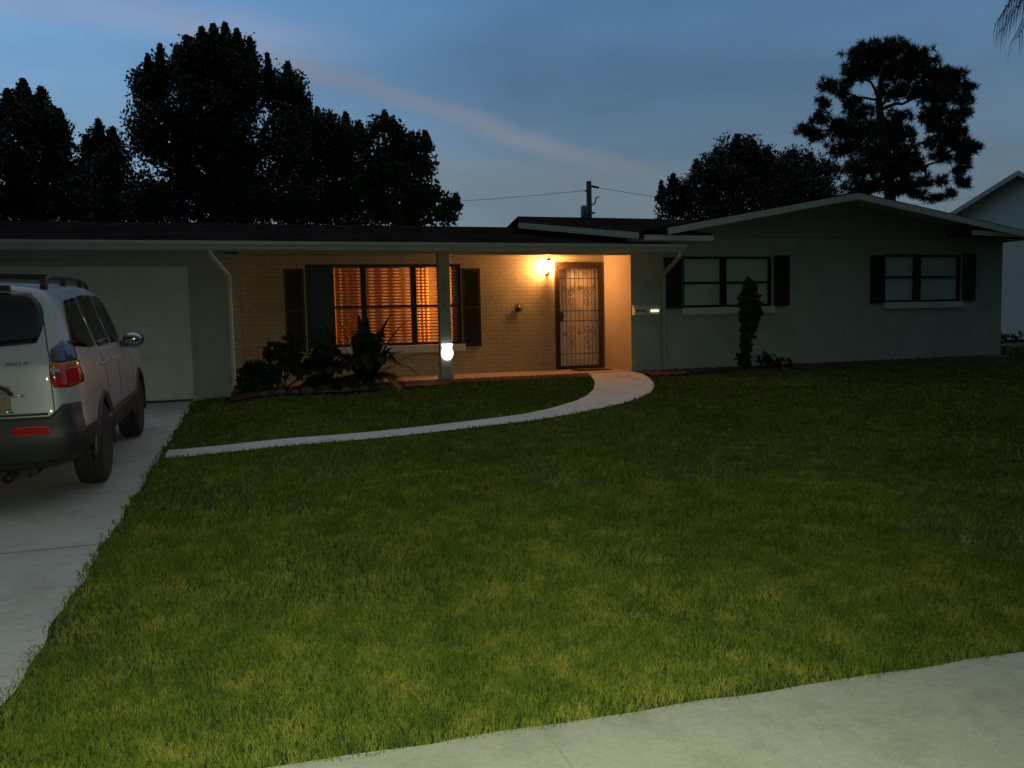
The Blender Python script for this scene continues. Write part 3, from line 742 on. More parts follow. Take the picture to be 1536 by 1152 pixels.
tree('dark rounded tree at the far left edge behind the garage', px_blobs([(38,175,32,44),(70,200,34,46),(88,245,30,50),(20,235,45,60),(60,275,60,50),(30,310,50,30),(110,300,25,35),(-40,200,50,70),(-60,280,60,60)], 25), g0(40,25), spikes=spk([(38,120,170,.22),(65,132,185,.2),(15,135,190,.2),(93,165,220,.18)], 25), group=G1)
tree('short dark tree between the far left tree and the tallest one', px_blobs([(152,225,28,34),(172,265,36,45),(140,280,36,45),(160,315,50,30)], YT+3), g0(150,YT+3), spikes=spk([(150,180,230,.2),(172,192,240,.22),(132,205,250,.2)], YT+3), group=G1)
tree('tallest dark tree with several upright leaders', px_blobs([(222,140,22,50),(243,125,16,45),(215,200,24,45),(290,110,30,50),(325,90,30,42),(358,105,26,50),(375,130,22,50),(315,165,62,60),(255,215,48,60),(345,230,60,70),(407,135,11,38),(438,145,20,44),(430,205,34,50),(455,235,28,50),(290,300,60,40),(370,300,40,40),(425,290,50,45),(220,295,34,42)], YT),
     g0(325,YT), tr=.38, spikes=spk([(243,68,130,.16),(225,84,150,.16),(268,70,120,.2),(283,55,110,.2),(305,42,100,.22),(322,38,90,.22),(340,36,90,.22),(358,45,100,.2),(378,58,120,.2),(404,82,150,.14),(434,94,150,.2),(452,120,180,.16),(465,150,200,.14)], YT), group=G1)
tree('dark tree right of the tallest tree in the left skyline', px_blobs([(480,205,26,34),(505,220,25,36),(528,225,22,36),(500,270,50,45),(545,285,40,45),(480,305,50,30)], YT+2), g0(500,YT+2), spikes=spk([(478,162,210,.2),(497,170,215,.2),(520,170,215,.2),(540,182,225,.2)], YT+2), group=G1)
tree('loose rounded tree whose branches end above the porch roof', px_blobs([(575,190,14,18),(556,205,16,20),(595,212,24,22),(622,222,20,22),(636,250,14,20),(605,255,34,28),(575,245,26,32),(570,285,36,30),(620,290,30,22),(645,295,14,22),(640,320,30,16),(672,305,12,12),(668,322,16,12),(590,320,40,16)], 24, .8),
     g0(600,24), leaf=.16, clump=.12, nclump=30, dens=780, spikes=spk([(577,168,195,.12),(640,200,225,.12),(618,200,225,.12),(684,292,315,.1),(600,190,215,.12)], 24), group=G1)
for q, (x0_, lab) in enumerate([(20,'low dark undergrowth tree at the far left skyline just above the garage roof'),(185,'low dark undergrowth tree above the roof under the tallest tree, left of its trunk'),(390,'low dark undergrowth tree above the roof under the tallest tree, right of its trunk'),(560,'low dark undergrowth tree above the roof under the loose rounded tree')]):
    tree(lab, px_blobs([(x0_-70,318,50,26),(x0_,322,60,24),(x0_+60,318,50,24),(x0_+20,305,50,20)] if x0_ < 500 else [(500,325,50,20),(560,328,50,14),(610,330,40,12)], 31), g0(x0_,31), dens=620, group=G1)
G2 = 'trees behind the right part of the house'
tree('round leafy tree behind the roof where the two roofs meet', px_blobs([(1108,240,36,30),(1075,262,30,26),(1140,255,30,32),(1050,285,32,24),(1018,295,22,22),(1005,315,18,15),(1120,290,50,36),(1060,315,50,18),(1165,280,26,36)], 26), g0(1090,26), leaf=.115, dens=1150, clump=.13, spikes=spk([(1105,203,240,.25),(1128,210,245,.25),(1075,222,255,.2),(1045,240,275,.2),(1010,262,290,.18),(992,272,305,.12),(1150,222,255,.2)], 26), group=G2)
tree('small dark tree filling the gap under the tall pine', px_blobs([(1195,255,28,26),(1225,270,28,28),(1205,295,45,22),(1180,285,26,28)], 28), g0(1200,28), leaf=.115, dens=1150, spikes=spk([(1190,225,260,.2),(1215,230,265,.2)], 28), group=G2)
# tall pine
def pine():
    base = g0(1335, 30); root = empty('pine_tree', base); tag(root, 'tall open pine tree behind the right gable', 'tree', G2)
    lst = [(1300,80,34,20),(1340,75,34,18),(1372,85,30,20),(1285,105,26,20),(1320,105,34,22),(1358,108,34,22),(1398,112,32,20),(1428,122,24,18),(1446,148,15,26),(1415,142,32,18),(1378,138,30,16),(1340,140,26,12),(1272,125,16,10),
           (1240,132,14,14),(1262,140,14,10),(1235,155,12,14),(1282,152,18,12),(1290,170,26,14),(1228,178,18,12),(1205,195,15,11),(1225,205,22,12),(1258,190,26,18),(1290,200,28,18),(1322,190,26,18),(1348,175,24,12),(1405,165,26,12),(1438,172,14,14),
           (1345,205,30,20),(1388,178,22,12),(1412,190,24,14),(1436,198,16,16),(1310,230,40,18),(1268,222,30,14),(1355,235,30,18),(1425,215,26,12),(1452,222,24,12),(1440,238,22,12),(1410,232,20,10),(1395,215,18,8),
           (1290,255,42,16),(1340,258,36,16),(1375,250,14,14),(1440,258,14,10),(1446,275,18,8),(1425,290,12,6),(1412,270,8,10),(1300,280,50,14),(1362,278,22,12),(1385,272,14,10),(1378,292,20,8),(1405,298,16,7),(1345,285,30,10)]
    bl = px_blobs(lst, 30, 1.3)
    V = []
    for (cx,cy,cz,rx,ry,rz) in bl:
        k = max(7, int(rx*rz*95)); d = RNG.normal(size=(k,3)); d /= np.linalg.norm(d,axis=1)[:,None]
        c = np.array([cx,cy,cz])+d*RNG.uniform(.1,.98,(k,1))*np.array([rx,ry*.8,rz*.85])
        for cc in c:
            n = 40; dd = RNG.normal(size=(n,3)); dd[:,2] += .3; dd /= np.linalg.norm(dd,axis=1)[:,None]
            e = RNG.normal(size=(n,3)); e -= dd*(e*dd).sum(1)[:,None]; e /= np.linalg.norm(e,axis=1)[:,None]
            ln = RNG.uniform(.16,.30,(n,1)); w = .018
            V.append(np.stack([cc+dd*.02-e*w, cc+dd*.02+e*w, cc+dd*ln+e*w*.4, cc+dd*ln-e*w*.4], 1))
    V = np.concatenate(V)-np.array(base); fastmesh('crown', V, 4, M['pine'], root)
    b = MB(); P = lambda x,y,dy=0: at(x,y,30+dy)
    stem = [Vector(base), P(1335,290), P(1330,240), P(1322,190), P(1318,150), P(1322,110), P(1330,80)]
    b.tube(stem, [.30,.24,.21,.18,.14,.09,.03], 9)
    for s_, e_, r_ in [((1330,240),(1400,205),.09),((1324,200),(1240,190),.08),((1320,165),(1400,135),.09),((1320,150),(1245,140),.06),((1335,270),(1440,228),.09),((1335,285),(1430,270),.06),((1320,160),(1360,110),.07),((1319,150),(1290,95),.07),((1322,190),(1205,196),.06),((1400,205),(1445,175),.05),((1400,205),(1440,205),.05),((1400,135),(1440,140),.05),((1330,255),(1265,250),.07),((1335,288),(1400,292),.05)]:
        limb(b, P(*s_), P(*e_, random.uniform(-.8,.8)), r_, .02, .3, 7)
    part(b, 'trunk', M['bark'], root)
pine()
# columnar shrub by the bedroom window
def shrub_cloud(name, label, cat, blobs, leaf, dens, base, m_='shrub', clump=.03, aspect=.5, stem=True, up=.3, group=None):
    root = empty(name, base); tag(root, label, cat, group)
    pts = blob_points(blobs, dens, .3, clump, 14)
    pts[:,2] = np.maximum(pts[:,2], base[2]+.01)
    fastmesh('foliage', leaf_quads(pts, leaf, aspect, up)-np.array(base), 4, M[m_], root)
    if stem:
        b = MB()
        for bl in blobs[:6]: limb(b, base, (bl[0], bl[1], bl[2]), .018, .006, .2, 5)
        part(b, 'stem', M['bark'], root)
    return root
zb = gz(9.1, 13.5)
shrub_cloud('columnar_shrub', 'tall narrow dark shrub standing in front of the left bedroom window', 'shrub',
    [(9.13,13.5,2.12,.07,.07,.09),(9.14,13.5,1.98,.15,.13,.16),(9.14,13.5,1.84,.20,.16,.18),(9.16,13.5,1.70,.23,.18,.18),(9.17,13.5,1.55,.22,.17,.20),(9.14,13.5,1.38,.19,.16,.20),(9.11,13.5,1.22,.16,.15,.18),(9.08,13.5,1.05,.13,.12,.18),(9.06,13.5,.88,.11,.11,.16),(9.05,13.5,.70,.10,.10,.16),(9.04,13.5,.56,.09,.09,.12)], .055, 9000, (9.05,13.5,zb), clump=.018, m_='shrub_green')
shrub_cloud('low_plant', 'low spreading plant at the foot of the tall narrow shrub, to its right', 'plant',
    [(9.65,13.45,.62,.24,.16,.12),(9.9,13.42,.57,.22,.16,.09),(9.42,13.45,.64,.13,.12,.16)], .07, 2500, (9.65,13.45,zb), aspect=.35, up=.8, clump=.02)
shrub_cloud('low_plant', 'small leafy plant left of the tall narrow shrub', 'plant',
    [(8.87,13.45,.70,.10,.1,.11),(8.95,13.4,.58,.12,.1,.09)], .06, 3000, (8.9,13.45,zb), aspect=.4, up=.6, clump=.02)
# shrubs in the dark bed left of the picture window
zl = .45
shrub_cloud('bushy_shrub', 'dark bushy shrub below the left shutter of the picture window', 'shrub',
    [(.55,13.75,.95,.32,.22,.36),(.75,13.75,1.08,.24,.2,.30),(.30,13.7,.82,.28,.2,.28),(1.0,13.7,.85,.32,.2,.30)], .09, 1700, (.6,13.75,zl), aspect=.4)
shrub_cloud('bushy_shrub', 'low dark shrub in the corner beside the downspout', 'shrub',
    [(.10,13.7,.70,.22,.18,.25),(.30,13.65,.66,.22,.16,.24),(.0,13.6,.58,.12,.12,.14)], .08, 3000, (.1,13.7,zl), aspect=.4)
# strappy blades and sago palm
def frond(b, base, az, ln, rise, droop, leafl, nl=26, rb=.012):
    base = Vector(base); d = Vector((math.cos(az), math.sin(az), 0)); pts = []
    for i in range(9):
        t = i/8; pts.append(base + d*(ln*t*(1-.12*t)) + Vector((0,0, rise*math.sin(min(1,t*1.05)*math.pi*.62) - droop*t*t)))
    b.tube(pts, [rb*(1-.8*i/8) for i in range(9)], 5)
    side = Vector((-d.y, d.x, 0))
    for i in range(2, nl):
        t = i/nl; k = t*8; j = min(7, int(k)); p = pts[j].lerp(pts[j+1], k-j); fw = (pts[j+1]-pts[j]).normalized()
        ll = leafl*math.sin(math.pi*min(1, .12+t*.86))**.6
        for s_ in (-1, 1):
            tip = p + (side*s_*.80 + fw*.65 + Vector((0,0,.10))).normalized()*ll
            w = fw*.015
            b.add([p-w, p+w, tip+w*.2, tip-w*.2], [(0,1,2,3)])
def sago(label, c, n, ln, h):
    root = empty('sago_palm', c); tag(root, label, 'palm plant')
    for k in range(n):
        az = 2*math.pi*k/n+random.uniform(-.15,.15); ring = k % 3
        b = MB(); frond(b, (c[0], c[1], c[2]+h), az, ln*(1,.78,.42)[ring]*random.uniform(.85,1.1), (.36,.72,1.0)[ring]*ln*random.uniform(.9,1.1), (.60,.30,.08)[ring]*ln, .15, 30)
        part(b, 'frond', M['palm'], root)
    b = MB(); b.lathe([(.09,0),(.11,h*.5),(.10,h),(.05,h+.08)], 12, 'z', c); part(b, 'trunk', M['bark'], root)
    return root
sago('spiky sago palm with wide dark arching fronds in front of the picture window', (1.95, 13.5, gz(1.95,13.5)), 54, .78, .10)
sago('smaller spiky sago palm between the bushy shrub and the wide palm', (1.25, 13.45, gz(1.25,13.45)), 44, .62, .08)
# strappy upright blades above the palm
def strap(label, c, blades):
    root = empty('strappy_plant', c); tag(root, label, 'plant')
    for (az, ln, rise, dr, w) in blades:
        b = MB(); d = Vector((math.cos(az), math.sin(az), 0)); s_ = Vector((-d.y, d.x, 0)); P = []
        for i in range(10):
            t = i/9; p = Vector(c)+d*ln*1.35*t+Vector((0,0,rise*(1.6*t-.6*t*t)-dr*t**3)); ww = 1.5*w*math.sin(math.pi*(.18+.82*t))**.7 if t < 1 else .001
            P += [p-s_*ww, p+Vector((0,0,-.008)), p+s_*ww]
        b.add(P, [(i*3+j, (i+1)*3+j, (i+1)*3+j+1, i*3+j+1) for i in range(9) for j in range(2)], True)
        part(b, 'blade', M['palm'], root)
strap('upright strappy plant whose pointed leaves stand against the lit window', (1.93, 13.72, .45), [
    (2.75,.30,.95,.0,.05),(2.2,.30,.80,.0,.05),(1.6,.34,.78,.0,.05),(.8,.36,.85,.0,.05),(.3,.26,.9,.0,.05),(-.8,.3,.75,.0,.05),(-1.5,.3,.7,.0,.05),(-2.2,.35,.8,.0,.05),(2.5,.5,.7,.1,.05),(.6,.5,.75,.1,.05),(-.5,.5,.7,.1,.05),(3.6,.5,.75,.1,.05),
    (2.9,.55,1.10,.0,.035),(2.6,.36,1.12,.0,.035),(1.9,.16,1.22,.0,.045),(1.2,.12,1.20,.0,.05),(.45,.40,1.20,.0,.04),(.15,.58,1.12,.0,.035),(.0,.30,1.02,.0,.05),(-.4,.20,1.0,.0,.04),(3.3,.75,.90,.0,.035),(.1,.95,.75,.26,.022),(-.1,.62,.62,.42,.018),(-.2,.42,.60,.55,.018),(3.1,.2,1.1,.0,.05)])
# stones edging the bed
for k, (x, y, r_) in enumerate([(.28,13.05,.07),(.52,13.02,.085),(.74,13.0,.07),(.92,13.0,.10),(1.18,13.0,.065),(1.50,13.0,.08),(1.78,13.02,.075),(2.12,13.02,.07),(7.62,13.3,.06),(7.82,13.28,.07),(9.55,13.02,.06),(10.15,13.1,.055)]):
    bm = bmesh.new(); bmesh.ops.create_icosphere(bm, subdivisions=2, radius=r_)
    for v in bm.verts: v.co *= random.uniform(.85,1.15); v.co.z *= .65
    me = bpy.data.meshes.new('stone'); bm.to_mesh(me); bm.free(); me.materials.append(M['rock'])
    for p in me.polygons: p.use_smooth = True
    o = bpy.data.objects.new('stone', me); COL.objects.link(o); o.location = (x, y, gz(x,y)+.03+r_*.4)
    if x < 3: tag(o, 'pale rounded stone edging the dark planting bed below the picture window', 'stone', 'stones edging the bed below the picture window')
    elif x < 8.5: tag(o, 'pale stone in the mulch near the foot of the right downspout', 'stone', 'stones near the right downspout')
    else: tag(o, 'small stone beside the low plants at the tall narrow shrub', 'stone', 'stones beside the low plants')

# palm tree whose drooping tips enter the picture at the top right
def palm_tree():
    c = (13.55, 9.2, gz(13.55,9.2)); root = empty('palm_tree', c); tag(root, 'tall palm at the right whose drooping frond tips hang into the top corner', 'palm tree')
    b = MB(); b.tube([(c[0],c[1],c[2]),(c[0]+.05,c[1],2.5),(c[0]-.02,c[1],5),(c[0],c[1],6.6)], [.20,.16,.14,.12], 12); part(b, 'trunk', M['bark'], root)
    top = (c[0], c[1], 6.6)
    n = 22
    for k in range(n):
        az = 2*math.pi*k/n + .05; b = MB(); d = Vector((math.cos(az), math.sin(az), 0)); ln = 2.45; pts = []
        for i in range(10):
            t = i/9; pts.append(Vector(top)+d*(ln*(t-.10*t*t*t))+Vector((0,0,.9*math.sin(t*math.pi*.6)-1.25*t**2.2)))
        b.tube(pts, [.022*(1-.85*i/9) for i in range(10)], 5)
        side = Vector((-d.y,d.x,0))
        for i in range(4, 44):
            t = i/44; kk = t*9; j = min(8,int(kk)); p = pts[j].lerp(pts[j+1],kk-j); fw = (pts[j+1]-pts[j]).normalized()
            for s_ in (-1,1):
                q = p+(side*s_*.5+fw*.5).normalized()*.18; tip = q+(side*s_*.18+fw*.25+Vector((0,0,-1))).normalized()*random.uniform(.25,.5)
                w = fw*.012; b.add([p-w,p+w,q+w,q-w],[(0,1,2,3)]); b.add([q-w,q+w,tip],[(0,1,2)])
        part(b, 'frond', M['palm'], root)
palm_tree()

# ------------------------------------------------------------------ utility pole and wires
pb = at(884, 325, 36); px0 = pb.x
up_ = empty('utility_pole', (px0, 36, 0)); tag(up_, 'wooden utility pole standing behind the house', 'utility pole')
ztop = at(885, 272, 36).z
b = MB(); b.tube([(px0,36,0),(px0,36,ztop)], [.17,.12], 10); part(b, 'pole', M['wood'], up_)
b = MB(); b.lathe([(.12,-1.9),(.17,-1.88),(.17,-1.2),(.15,-1.15),(.04,-1.12)], 14, 'z', (px0-.30, 35.9, ztop)); b.box(px0-.25, px0, 35.9, 36, ztop-1.4, ztop-1.35); part(b, 'transformer', M['tin'], up_)
b = MB(); b.tube([(px0,36,ztop-.2),(px0+.5,36,ztop-.28)], .05, 6); b.tube([(px0,36,ztop-1.15),(px0+.3,36,ztop-1.0),(px0+.36,36,ztop-.75),(px0+.5,36,ztop-.7)], .035, 6); b.tube([(px0,36,ztop-1.45),(px0+.3,36,ztop-1.45)], .04, 6)
b.tube([(px0-.2,36,ztop-.45),(px0+.1,36,ztop-.4)], .04, 6); part(b, 'insulator_arm', M['wood'], up_)
def wire(p, q, sag, label):
    b = MB(); p = Vector(p); q = Vector(q); b.tube([p.lerp(q,t/14)+Vector((0,0,-sag*4*(t/14)*(1-t/14))) for t in range(15)], .012, 4)
    tag(b.build('power_line', M['black']), label, 'power line')
wire((px0+.5,36,ztop-.28), (px0+26,38,ztop+.3), .9, 'thin power line running right from the utility pole')
wire((px0-.1,36,ztop-.42), (px0-34,37,ztop-.5), 1.0, 'thin power line running left from the utility pole')

# ------------------------------------------------------------------ neighbour house
pk = at(1527, 256, 21.5); az = math.atan2(pk.x, pk.y); dist = math.hypot(pk.x, pk.y)
nb = empty('neighbouring_house', (pk.x, pk.y, .4)); nb.rotation_euler = (0, 0, -(az+R(6)))
tag(nb, 'pale neighbouring house with a steep white trimmed gable', 'house')
def lpart(mb_, name, m_): return mb_.build(name, m_, nb)
hz_ = pk.z-.4; sl = .60; hw = 3.6; ex = hz_-sl*hw
b = MB(); b.prism([(-hw+.35,-.4),(hw-.35,-.4),(hw-.35,ex+.35*sl-.12),(0,hz_-.12),(-hw+.35,ex+.35*sl-.12)], .30, 11); lpart(b, 'wall', M['neigh'])
b = MB(); b.slab([(-hw,0,ex),(0,0,hz_),(0,11.3,hz_),(-hw,11.3,ex)],.08); b.slab([(0,0,hz_),(hw,0,ex),(hw,11.3,ex),(0,11.3,hz_)],.08); lpart(b, 'roof', M['roof'])
b = MB(); board(b, (-hw,-.01,ex+.01),(0,-.01,hz_+.01),.17); board(b, (0,-.01,hz_+.01),(hw,-.01,ex+.01),.17); lpart(b, 'rake_fascia', M['trim'])
b = MB(); b.box(1.2,2.3,.27,.299,.9,2.2); lpart(b, 'window', M['dark'])
shrub_cloud('hedge', 'low dark hedge at the foot of the neighbouring pale wall', 'hedge', [(pk.x-3.2+.55*k, pk.y-1.6, .50, .5, .35, .26) for k in range(10)], .1, 500, (pk.x-1,pk.y-1.6,.44), aspect=.5, stem=False)

# ------------------------------------------------------------------ SUV
CARX, CARY = -2.075, 7.0
car = empty('parked_car', (CARX, CARY, gz(CARX, CARY)+.012)); car.rotation_euler = (math.atan(.33/11.2), 0, 0)
tag(car, 'silver SUV seen from behind, parked on the driveway', 'car')
# control net: stations x ring points (x, u, z)
zz = [.30,.32,.40,.56,.72,.88,1.02,1.12,1.38,1.56,1.625,1.655]
def zc(z): return z+.07*max(0, z-.5)
def st(xs_, us, zs=None): return [(x, u, z) for x, u, z in zip(xs_, us, zs or zz)]
faceu = [.16,.08,.03,.0,.035,.045,.055,.085,.235,.33,.38,.46]
xf = [0,.55,.68,.74,.72,.71,.70,.70,.665,.61,.44,0]
def add_u(us, d): return [u+d for u in us]
ctrl = []
ctrl.append(st([0]*12, [u-.05 for u in faceu[:-1]]+[.42]))
ctrl.append(st([x*.5 for x in xf], [u-.035 for u in faceu]))
ctrl.append(st(xf, faceu))
ctrl.append(st([0,.62,.79,.845,.815,.805,.795,.785,.73,.66,.47,0], add_u(faceu, .11)))
ctrl.append(st([0,.68,.85,.885,.88,.875,.86,.835,.745,.665,.48,0], add_u(faceu, .34)))
def full(u, zr=1.66, w=1.0, up=None):
    x = [0,.70,.87,.905,.91,.905,.885,.86,.745,.66,.48,0]; z = [.30,.31,.38,.55,.72,.88,1.00,1.08,1.38,zr-.08,zr-.02,zr]
    return st([a*w for a in x], [u]*12, z)
ctrl.append(full(1.05, 1.665)); ctrl.append(full(1.7, 1.68)); ctrl.append(full(2.35, 1.67))
def hood(u, zt, w, us=None):
    x = [0,.70,.87,.905,.91,.90,.87,.82,.74,.60,.36,0]; z = [.30,.31,.38,.54,.70,.84,.96,zt,zt+.02,zt+.04,zt+.055,zt+.06]
    return st([a*w for a in x], us or [u]*12, z)
ctrl.append([(x,u,z) for (x,_,z),u in zip(full(2.85,1.58), [2.7]*8+[2.75,2.65,2.62,2.60])])
ctrl.append(hood(3.35, 1.03, .995, [3.35]*7+[3.3,3.25,3.22,3.2,3.2]))
ctrl.append(hood(3.9, .98, .99)); ctrl.append(hood(4.25, .90, .95)); ctrl.append(hood(4.42, .80, .80, [4.38,4.44,4.48,4.5,4.48,4.46,4.42,4.38,4.36,4.35,4.34,4.34]))
lastst = [(x*.5, u+.04, z) for x,u,z in ctrl[-1]]; ctrl.append(lastst); ctrl.append([(0, u+.05, z) for x,u,z in ctrl[-2]])
CT = np.array(ctrl); CT[:,:,2] += .07*np.maximum(0, CT[:,:,2]-.5); NA, NB = CT.shape[0]-1, CT.shape[1]-1
def cr(p0,p1,p2,p3,t): return .5*((2*p1)+(-p0+p2)*t+(2*p0-5*p1+4*p2-p3)*t*t+(-p0+3*p1-3*p2+p3)*t**3)
def Sf(a, bb):
    a = min(max(a,0),NA); bb = min(max(bb,0),NB); i = min(int(a),NA-1); j = min(int(bb),NB-1); ta, tb = a-i, bb-j
    def G(i_, j_):
        i2 = i_; s_ = 1
        if i2 < 0: i2 = -i2; s_ = -1
        if i2 > NA: i2 = 2*NA-i2; s_ = -1
        j2 = min(max(j_,0),NB); p = CT[i2][j2].copy(); p[0] *= s_; return p
    rows = [cr(G(i+k,j-1),G(i+k,j),G(i+k,j+1),G(i+k,j+2),tb) for k in (-1,0,1,2)]
    return cr(*rows, ta)
def Nf(a, bb):
    e = .02; du = Sf(a+e,bb)-Sf(a-e,bb); dv = Sf(a,bb+e)-Sf(a,bb-e); n = np.cross(du,dv); l_ = np.linalg.norm(n)
    return n/l_ if l_ > 1e-9 else np.array([0,-1.,0])
b = MB(); ka, kb = 6, 4
A = [i/ka for i in range(NA*ka+1)]; B = [j/kb for j in range(NB*kb+1)]
for s_ in (1,-1):
    base_i = len(b.v); w = len(B)
    V = []
    for a in A:
        for q in B: p = Sf(a,q); V.append((p[0]*s_, p[1], p[2]))
    fs = [(i*w+j,(i+1)*w+j,(i+1)*w+j+1,i*w+j+1) for i in range(len(A)-1) for j in range(w-1)]
    b.add(V, fs, True)
body = b.build('body', [M['paint'], M['clad']], car)
bm = bmesh.new(); bm.from_mesh(body.data); bmesh.ops.remove_doubles(bm, verts=bm.verts, dist=.0015); bmesh.ops.dissolve_degenerate(bm, edges=bm.edges, dist=.0005); bmesh.ops.recalc_face_normals(bm, faces=bm.faces); bm.to_mesh(body.data); bm.free()
cut = MB()
for u in (1.0, 3.62):
    for s_ in (1,-1): cut.lathe([(.395,s_*.52),(.395,s_*1.2)], 40, 'x', (0,u,.36))
cutter = cut.build('cutter', M['black'])
cutter.parent = car
md = body.modifiers.new('arches','BOOLEAN'); md.object = cutter; md.operation = 'DIFFERENCE'; md.solver = 'EXACT'
bpy.context.view_layer.update()
dg = bpy.context.evaluated_depsgraph_get(); nm = bpy.data.meshes.new_from_object(body.evaluated_get(dg)); body.modifiers.clear(); body.data = nm
bpy.data.objects.remove(cutter)
nm.materials.clear(); nm.materials.append(M['paint']); nm.materials.append(M['clad'])
for p in nm.polygons:
    c_ = p.center; p.material_index = 1 if (c_.z < .60 and (abs(c_.x) > .5 or c_.z < .5)) else 0
    if abs(c_.x) < .86 and c_.z < .6 and c_.y > .3: p.material_index = 1
print('body', len(nm.polygons))
def patch(name, a0, a1, b0, b1, m_, parent, off=.006, th=.02, k=.0, na=14, nb=10, sides=(1,), sym=False, skew=0., warp=None):
    """curved slab lying on the car body"""
    out = []
    for s_ in sides:
        b = MB(); top = []; bot = []
        for i in range(na+1):
            for j in range(nb+1):
                p = 2*i/na-1; q = 2*j/nb-1
                pp = p*math.sqrt(max(0, 1-k*q*q)); qq = q*math.sqrt(max(0, 1-k*p*p))
                if sym: a = abs(pp)*a1; sg_ = 1 if pp >= 0 else -1
                else: a = a0+(a1-a0)*(pp*.5+.5); sg_ = s_
                bb = b0+(b1-b0)*(qq*.5+.5)
                if warp: a, bb = warp(a, bb, pp, qq)
                P = Sf(a,bb); n_ = Nf(max(a,.03),bb)
                if n_[1] > 0 and a < 2: pass
                P1 = P+n_*off; P0 = P1-n_*th
                top.append((P1[0]*sg_,P1[1],P1[2])); bot.append((P0[0]*sg_,P0[1],P0[2]))
        w = nb+1; nT = len(top)
        fs = [(i*w+j,(i+1)*w+j,(i+1)*w+j+1,i*w+j+1) for i in range(na) for j in range(nb)]
        fs2 = [tuple(reversed([x+nT for x in f])) for f in fs]
        ring = [i*w for i in range(na+1)]+[na*w+j for j in range(1,nb+1)]+[i*w+nb for i in range(na-1,-1,-1)]+[j for j in range(nb-1,0,-1)]
        fs3 = [(ring[i], ring[(i+1)%len(ring)], ring[(i+1)%len(ring)]+nT, ring[i]+nT) for i in range(len(ring))]
        b.add(top+bot, fs+fs2, True); b.f += [tuple(f) for f in fs3]; b.mi += [0]*len(fs3); b.smooth += [False]*len(fs3)
        out.append(b.build(name, m_, parent))
    return out
# orientation test of normals
_n = Nf(5, 5); FL = 1 if _n[0] > 0 else -1
if FL < 0:
    _old = Nf
    Nf = lambda a, bb: -_old(a, bb)
patch('rear_window', 0, 1.88, 7.32, 9.20, M['carglass'], car, .006, .02, .22, 24, 12, sym=True)
patch('rear_bumper', 0, 3.35, 1.9, 3.92, M['clad'], car, .030, .06, .02, 48, 12, sym=True, warp=lambda a,b_,p,q: (a, b_+.50*max(0,min(1,(a-1.8)/.35))*(q+1)*.5))
patch('bumper_trim', 0, 1.78, 3.99, 4.10, M['black'], car, .02, .03, 0, 24, 3, sym=True)
# side windows
for s_ in (1,-1):
    patch('side_window', 3.65, 5.25, 7.25, 8.75, M['carglass'], car, .005, .02, .10, 14, 8, sides=(s_,), warp=lambda a,b_,p,q: (a+.25*q*(1 if p<0 else .1), b_))
    patch('side_window', 5.33, 6.45, 7.22, 8.80, M['carglass'], car, .005, .02, .05, 12, 8, sides=(s_,))
    patch('side_window', 6.53, 8.35, 7.20, 8.80, M['carglass'], car, .005, .02, .04, 16, 8, sides=(s_,), warp=lambda a,b_,p,q: (a-(.45*max(0,p)*(q+1)*.5), b_))
patch('windscreen', 8.10, 8.92, 9.0, 11.0, M['carglass'], car, .005, .02, .05, 10, 10, sides=(1,)); patch('windscreen', 8.10, 8.92, 9.0, 11.0, M['carglass'], car, .005, .02, .05, 10, 10, sides=(-1,))
# tail lights
for s_ in (1,-1):
    tl = patch('tail_light', 1.93, 3.85, 5.15, 6.22, M['redlens'], car, .014, .04, .12, 14, 8, sides=(s_,), warp=lambda a,b_,p,q: (a-.15*max(0,p)*(q+1)*.5, b_+.12*max(0,p)*(1-q)*.5))[0]
    patch('amber_lens', 1.93, 3.70, 6.24, 6.68, M['amber'], tl, .014, .04, .02, 12, 6, sides=(s_,))
    patch('smoked_lens', 1.95, 3.60, 6.70, 7.48, M['smoke'], tl, .014, .04, .06, 12, 6, sides=(s_,), warp=lambda a,b_,p,q: (a, b_ if q < 0 else b_-.22*q*p*p))
    patch('reverse_lens', 1.97, 2.25, 5.82, 6.08, M['chrome'], tl, .018, .02, .1, 6, 3, sides=(s_,))
    patch('bumper_reflector', 1.14, 1.76, 3.14, 3.50, M['redlens'], car, .040, .02, .1, 10, 4, sides=(s_,))
# tailgate shut line, plate recess, plate, chrome garnish, badge
def surf_line(pts, r_, name, m_, parent, off=.004):
    b = MB(); P = []
    for a, q in pts:
        p = Sf(abs(a), q)+Nf(max(abs(a),.03), q)*off; P.append((p[0]*(1 if a >= 0 else -1), p[1], p[2]))
    b.tube(P, r_, 6); return b.build(name, m_, parent)
gate = [(-1.93,3.95)]+[(-1.93,4+3*t/12) for t in range(1,12)]+[(-1.90,7.2),(-1.86,8.3),(-1.75,9.1),(-1.2,9.6),(0,9.75),(1.2,9.6),(1.75,9.1),(1.86,8.3),(1.90,7.2)]+[(1.93,7-3*t/12) for t in range(0,12)]+[(1.93,3.95)]
tg = surf_line(gate, .004, 'tailgate_seam', M['black'], car, .0)
fu = float(Sf(0,5)[1])
b = MB(); b.box(-.42,.42,fu-.012,fu+.03,.77,.965); pr = b.build('plate_recess', M['recess'], car, .03)
b = MB(); b.box(-.155,.155,fu-.020,fu-.013,.79,.94); pl = b.build('licence_plate', M['plate'], pr)
for k in range(6):
    x = -.115+k*.046; b = MB(); b.box(x-.014,x+.014,fu-.0215,fu-.0202,.84,.848); b.box(x-.014,x-.008,fu-.0215,fu-.0202,.848,.905); b.box(x+.008,x+.014,fu-.0215,fu-.0202,.848,.905)
    b.build('plate_character', M['platered'], pl)
